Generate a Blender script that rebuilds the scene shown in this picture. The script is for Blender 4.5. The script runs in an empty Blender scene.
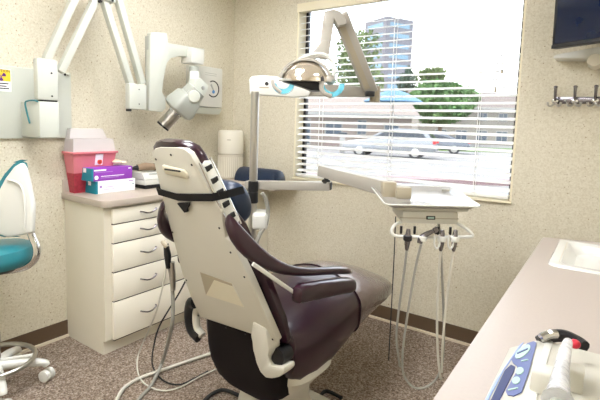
import bpy, bmesh, math, random
from mathutils import Vector, Matrix, Euler
random.seed(7)
scene = bpy.context.scene
C = scene.collection
PI = math.pi

# ------------------------------------------------------------------ camera
H = 1.38
F_PX, CY_PX = 447.69, 169.117
R_ = Vector((0.820347, 0.571052, 0.0305)); U_ = Vector((-0.081029, 0.063275, 0.994701)); F_ = Vector((-0.566096, 0.818472, -0.098179))
F_.normalize(); R_ = (R_ - F_ * R_.dot(F_)).normalized(); U_ = R_.cross(F_)
EYE = Vector((0, 0, H))
cam = bpy.data.objects.new('camera', bpy.data.cameras.new('camera'))
C.objects.link(cam)
M = Matrix((R_, U_, -F_)).transposed().to_4x4(); M.translation = EYE
cam.matrix_world = M
cam.data.sensor_width = 36; cam.data.lens = F_PX / 600 * 36
cam.data.shift_y = (CY_PX - 200) / 600
cam.data.clip_start = 0.02; cam.data.clip_end = 2000
scene.camera = cam

def ray(x, y): return R_ * ((x - 300) / F_PX) - U_ * ((y - CY_PX) / F_PX) + F_
def P(x, y, t): return EYE + ray(x, y) * t              # a point at depth t
def W(x, y, ax, val):                                   # a point on an axis-aligned plane
    d = ray(x, y); return EYE + d * ((val - EYE[ax]) / d[ax])

# ------------------------------------------------------------------ materials
def lin(c):
    c = c / 255.0
    return c / 12.92 if c <= .04045 else ((c + .055) / 1.055) ** 2.4
def col(rgb): return (lin(rgb[0]), lin(rgb[1]), lin(rgb[2]), 1)
def mat(name, rgb, rough=.5, metal=0, var=.04, nscale=8, bump=0, bscale=200, coat=0, spec=.5, trans=0, alpha=1, emit=None, estr=0, ior=1.45):
    m = bpy.data.materials.new(name); m.use_nodes = True
    nt = m.node_tree; b = nt.nodes['Principled BSDF']
    tc = nt.nodes.new('ShaderNodeTexCoord')
    nz = nt.nodes.new('ShaderNodeTexNoise'); nz.inputs['Scale'].default_value = nscale; nz.inputs['Detail'].default_value = 3
    nt.links.new(tc.outputs['Object'], nz.inputs['Vector'])
    mx = nt.nodes.new('ShaderNodeMix'); mx.data_type = 'RGBA'
    a = col(rgb)
    mx.inputs[6].default_value = tuple(max(0, v * (1 - var)) for v in a[:3]) + (1,)
    mx.inputs[7].default_value = tuple(min(1, v * (1 + var)) for v in a[:3]) + (1,)
    nt.links.new(nz.outputs['Fac'], mx.inputs[0]); nt.links.new(mx.outputs[2], b.inputs['Base Color'])
    b.inputs['Roughness'].default_value = rough; b.inputs['Metallic'].default_value = metal
    b.inputs['Coat Weight'].default_value = coat; b.inputs['Specular IOR Level'].default_value = spec
    b.inputs['Transmission Weight'].default_value = trans; b.inputs['Alpha'].default_value = alpha; b.inputs['IOR'].default_value = ior
    if emit: b.inputs['Emission Color'].default_value = col(emit); b.inputs['Emission Strength'].default_value = estr
    if bump:
        n2 = nt.nodes.new('ShaderNodeTexNoise'); n2.inputs['Scale'].default_value = bscale; n2.inputs['Detail'].default_value = 4
        nt.links.new(tc.outputs['Object'], n2.inputs['Vector'])
        bp = nt.nodes.new('ShaderNodeBump'); bp.inputs['Strength'].default_value = bump; bp.inputs['Distance'].default_value = .01
        nt.links.new(n2.outputs['Fac'], bp.inputs['Height']); nt.links.new(bp.outputs['Normal'], b.inputs['Normal'])
    return m
def ramp(nt, src, stops, interp='LINEAR'):
    r = nt.nodes.new('ShaderNodeValToRGB'); r.color_ramp.interpolation = interp
    el = r.color_ramp.elements
    while len(el) < len(stops): el.new(.5)
    for e, (p, c) in zip(el, stops): e.position = p; e.color = col(c)
    nt.links.new(src, r.inputs[0]); return r
def mat_wall():
    m = bpy.data.materials.new('speckled_vinyl_wallpaper'); m.use_nodes = True
    nt = m.node_tree; b = nt.nodes['Principled BSDF']; b.inputs['Roughness'].default_value = .55
    tc = nt.nodes.new('ShaderNodeTexCoord')
    n1 = nt.nodes.new('ShaderNodeTexNoise'); n1.inputs['Scale'].default_value = 105; n1.inputs['Detail'].default_value = 3
    n2 = nt.nodes.new('ShaderNodeTexNoise'); n2.inputs['Scale'].default_value = 85; n2.inputs['Detail'].default_value = 1.5; n2.inputs['Roughness'].default_value = .4
    for n in (n1, n2): nt.links.new(tc.outputs['Object'], n.inputs['Vector'])
    r1 = ramp(nt, n1.outputs['Fac'], [(.34, (209, 201, 178)), (.5, (218, 211, 190)), (.66, (225, 219, 200))])
    r2 = ramp(nt, n2.outputs['Fac'], [(.27, (198, 182, 160)), (.33, (255, 255, 255))])
    mx = nt.nodes.new('ShaderNodeMix'); mx.data_type = 'RGBA'; mx.blend_type = 'MULTIPLY'; mx.inputs[0].default_value = 1
    nt.links.new(r1.outputs[0], mx.inputs[6]); nt.links.new(r2.outputs[0], mx.inputs[7])
    nt.links.new(mx.outputs[2], b.inputs['Base Color'])
    bp = nt.nodes.new('ShaderNodeBump'); bp.inputs['Strength'].default_value = .2; bp.inputs['Distance'].default_value = .003
    nt.links.new(n1.outputs['Fac'], bp.inputs['Height']); nt.links.new(bp.outputs['Normal'], b.inputs['Normal'])
    return m
def mat_carpet():
    m = bpy.data.materials.new('speckled_loop_carpet'); m.use_nodes = True
    nt = m.node_tree; b = nt.nodes['Principled BSDF']; b.inputs['Roughness'].default_value = .95; b.inputs['Specular IOR Level'].default_value = .1
    tc = nt.nodes.new('ShaderNodeTexCoord')
    n1 = nt.nodes.new('ShaderNodeTexNoise'); n1.inputs['Scale'].default_value = 115; n1.inputs['Detail'].default_value = 3; n1.inputs['Roughness'].default_value = .7
    nt.links.new(tc.outputs['Object'], n1.inputs['Vector'])
    r1 = ramp(nt, n1.outputs['Fac'], [(.33, (104, 87, 75)), (.46, (160, 141, 124)), (.55, (190, 172, 154)), (.68, (236, 224, 208))])
    nt.links.new(r1.outputs[0], b.inputs['Base Color'])
    bp = nt.nodes.new('ShaderNodeBump'); bp.inputs['Strength'].default_value = 2.0; bp.inputs['Distance'].default_value = .01
    nt.links.new(n1.outputs['Fac'], bp.inputs['Height']); nt.links.new(bp.outputs['Normal'], b.inputs['Normal'])
    return m
def mat_glass(name, tint=(255, 255, 255), refl=.06):
    m = bpy.data.materials.new(name); m.use_nodes = True
    nt = m.node_tree; nt.nodes.remove(nt.nodes['Principled BSDF'])
    out = nt.nodes['Material Output']
    t = nt.nodes.new('ShaderNodeBsdfTransparent'); t.inputs[0].default_value = col(tint)
    g = nt.nodes.new('ShaderNodeBsdfGlossy'); g.inputs['Roughness'].default_value = .02
    fr = nt.nodes.new('ShaderNodeFresnel'); fr.inputs[0].default_value = 1.45
    mx = nt.nodes.new('ShaderNodeMixShader')
    nt.links.new(fr.outputs[0], mx.inputs[0]); nt.links.new(t.outputs[0], mx.inputs[1]); nt.links.new(g.outputs[0], mx.inputs[2])
    nt.links.new(mx.outputs[0], out.inputs[0]); return m
def mat_emit(name, rgb, s):
    m = bpy.data.materials.new(name); m.use_nodes = True
    b = m.node_tree.nodes['Principled BSDF']; b.inputs['Base Color'].default_value = col(rgb)
    b.inputs['Emission Color'].default_value = col(rgb); b.inputs['Emission Strength'].default_value = s
    return m

MWALL = mat_wall(); MCARP = mat_carpet()
MCEIL = mat('white_ceiling_tile', (236, 234, 226), .9, bump=.2, bscale=60)
MBASE = mat('brown_vinyl_baseboard', (96, 78, 60), .5, var=.06)
MLINE = mat('cream_floor_trim', (226, 214, 190), .5)
MCREAM = mat('cream_window_trim', (240, 232, 205), .5)
MBRONZE = mat('dark_bronze_window_frame', (44, 38, 36), .4)
MSLAT = mat('white_blind_slat', (252, 251, 248), .45, var=.01)
MGLASS = mat_glass('clear_window_glass')
MLAM = mat('beige_speckled_laminate', (176, 165, 156), .35, var=.05, nscale=140)
MLAM2 = mat('beige_laminate_worktop', (184, 172, 158), .35, var=.05, nscale=140)
MCAB = mat('cream_cabinet_laminate', (228, 222, 203), .42, var=.02)
MDRAW = mat('cream_drawer_front', (240, 235, 218), .38, var=.015)
MGAP = mat('dark_drawer_gap', (60, 50, 44), .8)
MCHROME = mat('polished_chrome', (215, 215, 215), .12, 1)
MSTEEL = mat('brushed_steel', (190, 188, 182), .3, 1)
MGUN = mat('dark_chrome_pull', (128, 124, 128), .25, 1)
MENAM = mat('white_enamel', (216, 216, 208), .3, var=.01, coat=.2)
MXRAY = mat('pale_grey_green_enamel', (200, 203, 192), .35, var=.01)
MXGREY = mat('light_grey_enamel', (172, 175, 166), .35)
MPUTTY = mat('putty_plastic', (206, 203, 190), .4, var=.02)
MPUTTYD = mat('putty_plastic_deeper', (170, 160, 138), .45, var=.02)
MARMG = mat('warm_grey_enamel', (168, 163, 152), .35, var=.01)
MVINYL = mat('maroon_vinyl_upholstery', (38, 9, 25), .3, var=.06, nscale=5, bump=.015, bscale=300, coat=.6, spec=.4)
MVINYL.node_tree.nodes['Principled BSDF'].inputs['Coat IOR'].default_value = 1.5
MVINYL.node_tree.nodes['Principled BSDF'].inputs['Coat Roughness'].default_value = .08
MVINYLD = mat('dark_maroon_moulded_cover', (16, 9, 11), .65, var=.06, spec=.25)
MSLEEVE = mat('clear_wrinkled_plastic_sleeve', (112, 96, 94), .16, var=.1, bump=.5, bscale=45, coat=.6)
MNAVY = mat('navy_vinyl', (30, 44, 66), .35, var=.1, bump=.15, bscale=30)
MBLACK = mat('black_plastic', (22, 22, 24), .4)
MWEB = mat('black_webbing', (18, 18, 20), .8)
MRUB = mat('dark_rubber', (40, 40, 40), .7)
MHOSE = mat('grey_hose', (150, 148, 138), .45)
MHOSEW = mat('white_hose', (206, 202, 188), .4)
MTRAY = mat('glossy_white_tray', (168, 166, 160), .2, var=.01, coat=.5)
MTEAL = mat('teal_vinyl', (44, 124, 134), .35, var=.06, bump=.08, bscale=40, coat=.2)
MTEALP = mat('teal_plastic', (40, 120, 128), .4)
MCYAN = mat('cyan_clear_shield', (120, 214, 236), .15, trans=.2, alpha=.8)
MMIRROR = mat('lamp_reflector', (250, 240, 226), .12, .9)
MRED = mat('red_translucent_plastic', (240, 140, 150), .25, trans=.2)
MREDIN = mat('dark_red_contents', (168, 52, 66), .5, var=.5, nscale=60)
MFROST = mat('frosted_clear_plastic', (228, 222, 220), .4, trans=.1, ior=1.1, alpha=.72)
MPURP = mat('purple_cardboard', (146, 62, 180), .5)
MTEALC = mat('teal_cardboard', (20, 132, 150), .5)
MWHITE = mat('white_paper', (248, 246, 246), .6, var=.005)
MLAV = mat('lavender_print', (172, 140, 200), .6)
MORANGE = mat('orange_print', (226, 86, 50), .6)
MYEL = mat('yellow_print', (240, 206, 50), .6)
MVIOLET = mat('violet_print', (96, 36, 120), .6)
MINK = mat('black_print', (28, 26, 26), .6)
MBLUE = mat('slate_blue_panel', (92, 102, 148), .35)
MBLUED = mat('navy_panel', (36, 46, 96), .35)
MMINT = mat('pale_mint_print', (170, 198, 186), .4)
MSCREEN = mat('black_glossy_screen', (8, 24, 52), .12, var=.1, coat=.2)
MPLASTICBAG = mat('clear_barrier_sleeve', (236, 236, 238), .15, trans=.35, alpha=.85, bump=.6, bscale=50)
MIVORY = mat('ivory_plastic', (230, 225, 208), .4, var=.01)
MIVORYG = mat('ivory_grille', (206, 198, 180), .6)
MBROWN = mat('brown_fabric', (150, 128, 104), .8, var=.15, nscale=40)
MPANEL = mat_emit('ceiling_fill_glow', (249, 250, 255), 11)  # glow of the added ceiling fill panels

# ------------------------------------------------------------------ mesh builder
class MB:
    def __init__(s): s.bm = bmesh.new()
    def box(s, c, size, rot=None, bev=0, seg=2):
        t = bmesh.new(); bmesh.ops.create_cube(t, size=1)
        bmesh.ops.scale(t, vec=Vector(size), verts=t.verts)
        if bev: bmesh.ops.bevel(t, geom=list(t.edges), offset=bev, segments=seg, profile=.5, affect='EDGES')
        if rot is not None: bmesh.ops.transform(t, matrix=rot.to_4x4(), verts=t.verts)
        bmesh.ops.translate(t, vec=Vector(c), verts=t.verts)
        s._merge(t); return s
    def _merge(s, t):
        me = bpy.data.meshes.new('tmp'); t.to_mesh(me); t.free(); s.bm.from_mesh(me); bpy.data.meshes.remove(me)
    def rings(s, rings, cap=True, closed=True):
        bm = s.bm; V = [[bm.verts.new(p) for p in r] for r in rings]
        n = len(V[0])
        for a, b in zip(V, V[1:]):
            for i in range(n if closed else n - 1):
                j = (i + 1) % n
                bm.faces.new((a[i], a[j], b[j], b[i]))
        if cap and closed:
            bm.faces.new(list(reversed(V[0]))); bm.faces.new(V[-1])
        return s
    def tube(s, pts, r, n=10, smooth=True, step=6, cap=True, flat=1.0):
        pts = [Vector(p) for p in pts]
        rad = r if isinstance(r, (list, tuple)) else [r] * len(pts)
        if smooth and len(pts) > 2:
            q, rr = [], []
            for i in range(len(pts) - 1):
                p0 = pts[max(i - 1, 0)]; p1 = pts[i]; p2 = pts[i + 1]; p3 = pts[min(i + 2, len(pts) - 1)]
                for k in range(step):
                    u = k / step
                    q.append(.5 * ((2 * p1) + (-p0 + p2) * u + (2 * p0 - 5 * p1 + 4 * p2 - p3) * u * u + (-p0 + 3 * p1 - 3 * p2 + p3) * u ** 3))
                    rr.append(rad[i] * (1 - u) + rad[i + 1] * u)
            q.append(pts[-1]); rr.append(rad[-1]); pts, rad = q, rr
        rings = []; up = None
        for i, p in enumerate(pts):
            d = (pts[min(i + 1, len(pts) - 1)] - pts[max(i - 1, 0)]).normalized()
            if up is None:
                up = Vector((0, 0, 1)) if abs(d.z) < .9 else Vector((0, 1, 0))
            x = d.cross(up).normalized(); up = x.cross(d).normalized()
            rings.append([p + x * math.cos(a) * rad[i] + up * math.sin(a) * rad[i] * flat for a in [2 * PI * k / n for k in range(n)]])
        s.rings(rings, cap); return s
    def bar(s, a, b, w, h, up=(0, 0, 1), bev=0, w2=None, h2=None):   # straight rectangular bar, optional taper
        a, b = Vector(a), Vector(b); d = (b - a).normalized(); x = d.cross(Vector(up)).normalized(); z = x.cross(d)
        t = MB(); w2 = w if w2 is None else w2; h2 = h if h2 is None else h2
        rr = []
        for p, ww, hh in ((a, w, h), (b, w2, h2)):
            rr.append([p + x * sx * ww / 2 + z * sz * hh / 2 for sx, sz in ((1, 1), (-1, 1), (-1, -1), (1, -1))])
        t.rings(rr)
        bmesh.ops.recalc_face_normals(t.bm, faces=t.bm.faces)
        if bev: bmesh.ops.bevel(t.bm, geom=list(t.bm.edges), offset=bev, segments=2, profile=.5, affect='EDGES')
        s._merge(t.bm); return s
    def lathe(s, c, prof, n=24, axis=None, cap=True):
        c = Vector(c); q = Matrix.Identity(3) if axis is None else Vector((0, 0, 1)).rotation_difference(Vector(axis).normalized()).to_matrix()
        s.rings([[c + q @ Vector((r * math.cos(2 * PI * k / n), r * math.sin(2 * PI * k / n), z)) for k in range(n)] for r, z in prof], cap); return s
    def prism(s, poly, vec, bev=0, seg=2):          # polygon of 3-D points extruded along vec
        t = MB(); v = Vector(vec)
        t.rings([[Vector(p) for p in poly], [Vector(p) + v for p in poly]])
        bmesh.ops.recalc_face_normals(t.bm, faces=t.bm.faces)
        if bev: bmesh.ops.bevel(t.bm, geom=list(t.bm.edges), offset=bev, segments=seg, profile=.5, affect='EDGES')
        s._merge(t.bm); return s
    def ball(s, c, r, sub=2, sc=(1, 1, 1), rot=None):
        t = bmesh.new(); bmesh.ops.create_icosphere(t, subdivisions=sub, radius=r)
        bmesh.ops.scale(t, vec=Vector(sc), verts=t.verts)
        if rot is not None: bmesh.ops.transform(t, matrix=rot.to_4x4(), verts=t.verts)
        bmesh.ops.translate(t, vec=Vector(c), verts=t.verts); s._merge(t); return s
    def build(s, name, m, parent=None, smooth=None, origin=None, subsurf=0, recalc=True):
        bm = s.bm
        if recalc: bmesh.ops.recalc_face_normals(bm, faces=bm.faces)
        root = parent
        while root is not None and root.parent is not None: root = root.parent
        if parent is not None: o0 = Vector(root.location)
        elif origin is not None: o0 = Vector(origin)
        else:
            xs = [v.co for v in bm.verts]
            o0 = Vector((sum(v.x for v in xs) / len(xs), sum(v.y for v in xs) / len(xs), min(v.z for v in xs)))
        bmesh.ops.translate(bm, vec=-o0, verts=bm.verts)
        me = bpy.data.meshes.new(name); bm.to_mesh(me); bm.free()
        me.materials.append(m)
        o = bpy.data.objects.new(name, me); C.objects.link(o)
        if parent is not None: o.parent = parent
        else: o.location = o0
        if smooth is None: smooth = 35
        if smooth:
            try:
                me.shade_smooth(); me.set_sharp_from_angle(angle=math.radians(smooth))
            except Exception:
                pass
        if subsurf:
            md = o.modifiers.new('sub', 'SUBSURF'); md.levels = md.render_levels = subsurf
        return o

def tag(o, label=None, cat=None, group=None, kind=None):
    if label: o['label'] = label
    if cat: o['category'] = cat
    if group: o['group'] = group
    if kind: o['kind'] = kind
    return o
def thing(name, label, cat, loc, group=None):
    o = bpy.data.objects.new(name, None); C.objects.link(o); o.location = Vector(loc); o.empty_display_size = .1
    return tag(o, label, cat, group)
def struct(o): o['kind'] = 'structure'; return o
def rotz(a): return Matrix.Rotation(a, 3, 'Z')
def seq(pts, n):                                    # points along a polyline, evenly by index
    return pts

# ------------------------------------------------------------------ room
LX, RX, BY, FY, CZ = -2.748, .64, 2.917, -1.3, 2.56
WX0, WX1, WZ0, WZ1 = -2.082, -.466, .948, 2.312
TH = .14
struct(MB().box(((LX + RX) / 2, (BY + FY) / 2, -.05), (RX - LX + .4, BY - FY + .4, .1)).build('floor', MCARP))
struct(MB().box(((LX + RX) / 2, (BY + FY) / 2, CZ + .05), (RX - LX + .4, BY - FY + .4, .1)).build('ceiling', MCEIL))
struct(MB().box((LX - .06, (BY + FY) / 2, CZ / 2), (.12, BY - FY + .2, CZ)).build('wall_left', MWALL))
struct(MB().box((RX + .06, (BY + FY) / 2, CZ / 2), (.12, BY - FY + .2, CZ)).build('wall_right', MWALL))
struct(MB().box(((LX + RX) / 2, FY - .06, CZ / 2), (RX - LX, .12, CZ)).build('wall_front', MWALL))
w = MB(); yc = BY + TH / 2
w.box(((LX + WX0) / 2, yc, CZ / 2), (WX0 - LX, TH, CZ))
w.box(((WX1 + RX) / 2, yc, CZ / 2), (RX - WX1, TH, CZ))
w.box(((WX0 + WX1) / 2, yc, WZ0 / 2), (WX1 - WX0, TH, WZ0))
w.box(((WX0 + WX1) / 2, yc, (WZ1 + CZ) / 2), (WX1 - WX0, TH, CZ - WZ1))
struct(w.build('wall_back', MWALL))
BH = .105
for nm, c, sz in (('left', (LX + .004, (BY + FY) / 2, BH / 2), (.008, BY - FY, BH)), ('back', ((LX + RX) / 2, BY - .004, BH / 2), (RX - LX, .008, BH))):
    b = struct(MB().box(c, sz).build('baseboard_' + nm, MBASE))
struct(MB().box((LX + .012, (BY + FY) / 2, .007), (.024, BY - FY, .014)).build('trim_1', MLINE))
struct(MB().box(((LX + RX) / 2, BY - .012, .007), (RX - LX, .024, .014)).build('trim_2', MLINE))

# window: jamb lining, bronze frame and glass
win = bpy.data.objects.new('window_1', None); C.objects.link(win); win.location = (WX0, BY + .1, WZ0); win['kind'] = 'structure'
j = MB(); jt = .012
j.box((WX0 + jt / 2, BY + .05, (WZ0 + WZ1) / 2), (jt, .1, WZ1 - WZ0)); j.box((WX1 - jt / 2, BY + .05, (WZ0 + WZ1) / 2), (jt, .1, WZ1 - WZ0))
j.box(((WX0 + WX1) / 2, BY + .05, WZ1 - jt / 2), (WX1 - WX0, .1, jt)); j.build('window_jamb', MCREAM, win)
MB().box(((WX0 + WX1) / 2, BY + .045, WZ0 + .006), (WX1 - WX0 - .002, .13, .014), bev=.003).build('window_sill', MCREAM, win)
fr = MB(); fw = .035; yf = BY + .115
for x in (WX0 + fw / 2, WX1 - fw / 2, (WX0 + WX1) / 2 - .62): 
    if x > WX0 + .3: pass
for x in (WX0 + fw / 2, WX1 - fw / 2): fr.box((x, yf, (WZ0 + WZ1) / 2), (fw, .03, WZ1 - WZ0))
for z in (WZ0 + fw / 2, WZ1 - fw / 2): fr.box(((WX0 + WX1) / 2, yf, z), (WX1 - WX0, .03, fw))
fr.build('window_frame', MBRONZE, win)
MB().box(((WX0 + WX1) / 2, yf, (WZ0 + WZ1) / 2), (WX1 - WX0 - .06, .004, WZ1 - WZ0 - .06)).build('window_pane', MGLASS, win)

# venetian blind
bl = thing('venetian_blind', 'white slatted venetian blind lowered over the window with its slats open', 'blind', ((WX0 + WX1) / 2, BY + .02, WZ0))
by = BY + .03
MB().box(((WX0 + WX1) / 2, by - .02, WZ1 - .035), (WX1 - WX0 - .03, .055, .055), bev=.004).build('headrail', MCREAM, bl)
MB().box(((WX0 + WX1) / 2, by - .05, WZ1 - .036), (WX1 - WX0 - .016, .006, .062)).build('valance', MCREAM, bl)
sl = MB(); z = WZ0 + .075; tilt = math.radians(20)
x0, x1 = WX0 + .022, WX1 - .016
while z < WZ1 - .08:
    rr = []
    for x in (x0, x1):
        ring = []
        for k, dz in ((-1, 0), (-.5, .001), (0, .0014), (.5, .001), (1, 0)):
            dy = k * .024; ring.append(Vector((x, by + dy * math.cos(tilt) - dz * math.sin(tilt), z + dy * math.sin(tilt) + dz * math.cos(tilt))))
        for k, dz in ((1, -.0012), (0, .0003), (-1, -.0012)):
            dy = k * .024; ring.append(Vector((x, by + dy * math.cos(tilt), z + dy * math.sin(tilt) + dz)))
        rr.append(ring)
    sl.rings(rr); z += .0478
sl.build('slats', MSLAT, bl)
MB().box(((WX0 + WX1) / 2, by - .003, WZ0 + .034), (x1 - x0, .05, .022), bev=.004).build('bottom_rail', MSLAT, bl)
for fx in (.14, .5, .86):
    lx = WX0 + (WX1 - WX0) * fx
    MB().box((lx, by - .026, (WZ0 + WZ1) / 2 - .01), (.004, .0015, WZ1 - WZ0 - .1)).box((lx, by + .026, (WZ0 + WZ1) / 2 - .01), (.004, .0015, WZ1 - WZ0 - .1)).build('ladder_cord', MSLAT, bl)
for q, zz in ((WX1 - .13, 1.64), (WX1 - .10, 1.75)):
    cd = MB().tube([(q, by - .04, WZ1 - .06), (q - .005, by - .036, zz)], .0016, 6, False).build('pull_cord', MSLAT, bl)
    MB().lathe((q - .005, by - .036, zz - .03), [(.002, .03), (.006, .022), (.008, .0)], 10).build('cord_tassel', MPUTTYD, cd)

# unseen ceiling panels, added as fill light for the room
for x, y, wx, wy, lab in ((-1.3, .7, .6, 1.2, 'wide unseen fill light panel added to the ceiling on the viewer side of the dental chair'), (.2, 1.75, .3, .6, 'narrow unseen fill light strip added to the ceiling over the sink counter'), (-2.0, 1.9, .3, .6, 'narrow unseen fill light strip added to the ceiling over the beige worktop'), (-.9, -.75, .6, .6, 'small square unseen fill light panel added to the ceiling farthest from the window')):
    t = thing('ceiling_fill_panel', lab, 'light', (x, y, CZ), 'added ceiling fill panels')
    f_ = MB()
    for sx, sy, dx, dy in ((wx, .03, 0, wy / 2), (wx, .03, 0, -wy / 2), (.03, wy, wx / 2, 0), (.03, wy, -wx / 2, 0)): f_.box((x + dx, y + dy, CZ - .012), (sx, sy, .022))
    f_.build('frame', MENAM, t)
    MB().box((x, y, CZ - .01), (wx - .04, wy - .04, .012)).build('fill_diffuser', MPANEL, t)

# ------------------------------------------------------------------ left worktop and drawer cabinet
CT = .922
def arc(cx, cy, r, a0, a1, n=6): return [(cx + r * math.cos(a0 + (a1 - a0) * k / n), cy + r * math.sin(a0 + (a1 - a0) * k / n)) for k in range(n + 1)]
CX1, CY0 = -2.285, 1.402
poly = [(LX + .002, CY0)] + arc(CX1 - .05, CY0 + .05, .05, -PI / 2, 0) + [(CX1, 2.6), (-2.02, 2.6), (-2.02, BY - .002), (LX + .002, BY - .002)]
wt = thing('worktop', 'beige laminate worktop over the drawer cabinet by the left wall', 'countertop', (LX + .2, 2.1, CT - .04))
MB().prism([(x, y, CT - .038) for x, y in poly], (0, 0, .038), bev=.003).build('top', MLAM2, wt)
MB().box((LX + .011, (CY0 + BY) / 2, CT + .04), (.018, BY - CY0 - .01, .082), bev=.003).build('backsplash', MLAM2, wt)
cy0, cy1, fx = 1.418, 2.38, -2.325
cab = thing('drawer_cabinet', 'cream floor cabinet with a stack of five drawers under the beige worktop', 'cabinet', ((LX + fx) / 2, (cy0 + cy1) / 2, 0))
MB().box(((LX + fx) / 2, (cy0 + BY) / 2, (.085 + CT - .038) / 2), (fx - LX - .004, BY - cy0 - .01, CT - .038 - .087)).build('carcass', MCAB, cab)
MB().box(((LX + fx - .02) / 2 , (cy0 + BY) / 2, .043), (fx - LX - .024, BY - cy0 - .01, .086)).build('toe_kick', MCAB, cab)
dy0, dy1 = cy0 + .05, 2.07
edges = [.872, .777, .664, .492, .317, .082]
for a, b in zip(edges, edges[1:]):
    d = MB().box((fx + .01, (dy0 + dy1) / 2, (a + b) / 2), (.02, dy1 - dy0, a - b - .007), bev=.002).build('drawer', MDRAW, cab)
    MB().box((fx + .009, (dy0 + dy1) / 2, b + .001), (.0175, dy1 - dy0 - .002, .006)).build('drawer_gap_shade', MGAP, d)  # dark strip in the gap, standing in for its shade
    hz = (a + b) / 2 + .005; hy = dy0 + .235
    MB().tube([(fx + .02, hy - .055, hz), (fx + .038, hy - .045, hz - .002), (fx + .045, hy - .015, hz - .01), (fx + .045, hy + .02, hz - .006), (fx + .04, hy + .048, hz + .008), (fx + .02, hy + .055, hz + .006)], .0046, 8).build('drawer_pull', MGUN, d)
MB().box((fx + .01, (dy1 + .006 + cy1 + .3) / 2, .479), (.02, cy1 + .3 - dy1 - .01, .79), bev=.002).build('cabinet_door', MDRAW, cab)

# ------------------------------------------------------------------ things on the left worktop
# sharps container
def taper_box(mb, xa0, xa1, ya0, ya1, z0, xb0, xb1, yb0, yb1, z1):
    mb.rings([[Vector((xa0, ya0, z0)), Vector((xa1, ya0, z0)), Vector((xa1, ya1, z0)), Vector((xa0, ya1, z0))],
              [Vector((xb0, yb0, z1)), Vector((xb1, yb0, z1)), Vector((xb1, yb1, z1)), Vector((xb0, yb1, z1))]]); return mb
sx0 = LX + .026
sc = thing('sharps_container', 'red plastic sharps container with a frosted white lid on the worktop', 'sharps bin', (sx0 + .04, 1.6, CT))
taper_box(MB(), sx0, sx0 + .058, 1.442, 1.655, CT, sx0, sx0 + .112, 1.408, 1.69, CT + .246).build('bin_body', MRED, sc)
taper_box(MB(), sx0 + .003, sx0 + .0595, 1.441, 1.656, CT + .002, sx0 + .003, sx0 + .086, 1.4245, 1.6735, CT + .125).build('bin_contents', MREDIN, sc)
MB().box((sx0 + .058, 1.549, CT + .25), (.134, .296, .012), bev=.003).build('rim', MRED, sc)
lid = taper_box(MB(), sx0, sx0 + .112, 1.41, 1.685, CT + .256, sx0 + .004, sx0 + .1, 1.418, 1.675, CT + .334).build('lid', MFROST, sc)
taper_box(MB(), sx0, sx0 + .05, 1.424, 1.665, CT + .335, sx0, sx0 + .04, 1.435, 1.64, CT + .395).build('lid_chute', MFROST, sc)
lb = MB().box((sx0 + .1055, 1.575, CT + .205), (.002, .05, .07), rot=Matrix.Rotation(.2, 3, 'Y')).build('warning_sticker', MWHITE, sc)
MB().lathe((sx0 + .105, 1.58, CT + .19), [(.016, 0), (.016, .001)], 20, axis=(1, 0, 0)).build('biohazard_symbol', MORANGE, lb)
bz = MB()
for k in range(3):
    a = PI / 2 + k * 2 * PI / 3
    bz.lathe((sx0 + .106, 1.58 + .006 * math.cos(a), CT + .19 + .006 * math.sin(a)), [(.0052, 0), (.0052, .0006)], 12, axis=(1, 0, 0))
bz.build('symbol_lobes', mat('symbol_dark', (170, 40, 30), .6), lb)
# glove boxes
def glove_box(nm, label, x1, y0, z0, dx, dy, dz, mfront, mside, rot, stripe, dots):
    t = thing(nm, label, 'box', (x1 - dx / 2, y0 + dy / 2, z0), 'glove boxes')
    c = Vector((x1 - dx / 2, y0 + dy / 2, z0 + dz / 2)); q = rotz(rot)
    def L(v): return c + q @ Vector(v)
    MB().box(c, (dx, dy, dz), q, bev=.0015).build('carton', mfront, t)
    MB().box(L((-.001, -dy / 2 - .0006, 0)), (dx + .0012, .0016, dz - .002), q).box(L((dx / 2 + .0006, -dy / 2 + .006, 0)), (.0016, .012, dz - .002), q).build('end_panel', mside, t)
    MB().box(L((-.01, -dy / 2 + .012 - .012, dz / 2 - .016)), (.03, .004, .026), q).build('end_patch', MWHITE, t)
    for (py, pz, sy, sz, mm) in stripe:
        MB().box(L((dx / 2 + .0008, py, pz)), (.001, sy, sz), q).build('printed_line', mm, t)
    for (py, pz, r, mm) in dots:
        MB().lathe(L((dx / 2 + .0006, py, pz)), [(r, 0), (r, .001)], 16, axis=q @ Vector((1, 0, 0))).build('printed_mark', mm, t)
gx = -2.542
glove_box('glove_box', 'white glove carton with teal end lying under the purple carton', gx, 1.508, CT, .114, .272, .079, MWHITE, MTEALC, 0,
          [(-.05, 0, .05, .003, MLAV), (.105, .026, .035, .005, MLAV), (-.05, -.015, .07, .002, MLAV), (.12, .005, .008, .006, MTEALC)], [(-.105, .004, .009, MLAV)])
glove_box('glove_box', 'purple glove carton with teal end resting on top of the white carton', gx, 1.478, CT + .080, .118, .282, .08, MPURP, MTEALC, .02,
          [(-.085, .026, .08, .009, MWHITE), (-.06, .014, .12, .003, MLAV), (.0, -.012, .16, .004, MWHITE), (-.02, -.022, .12, .003, MLAV), (.12, .028, .018, .008, MWHITE)], [(-.11, -.018, .013, MWHITE)])
# small white pump/blue clutter between
cl = MB().ball((-2.62, 1.70, CT + .185), .018, 2, (1.5, 1.8, .8)).ball((-2.6, 1.735, CT + .18), .014, 2, (1, 1.6, .8))
tag(cl.build('crumpled_tissue', mat('cream_tissue', (240, 226, 190), .8)), 'crumpled cream tissue lying on top of the purple glove carton', 'tissue')
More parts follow.
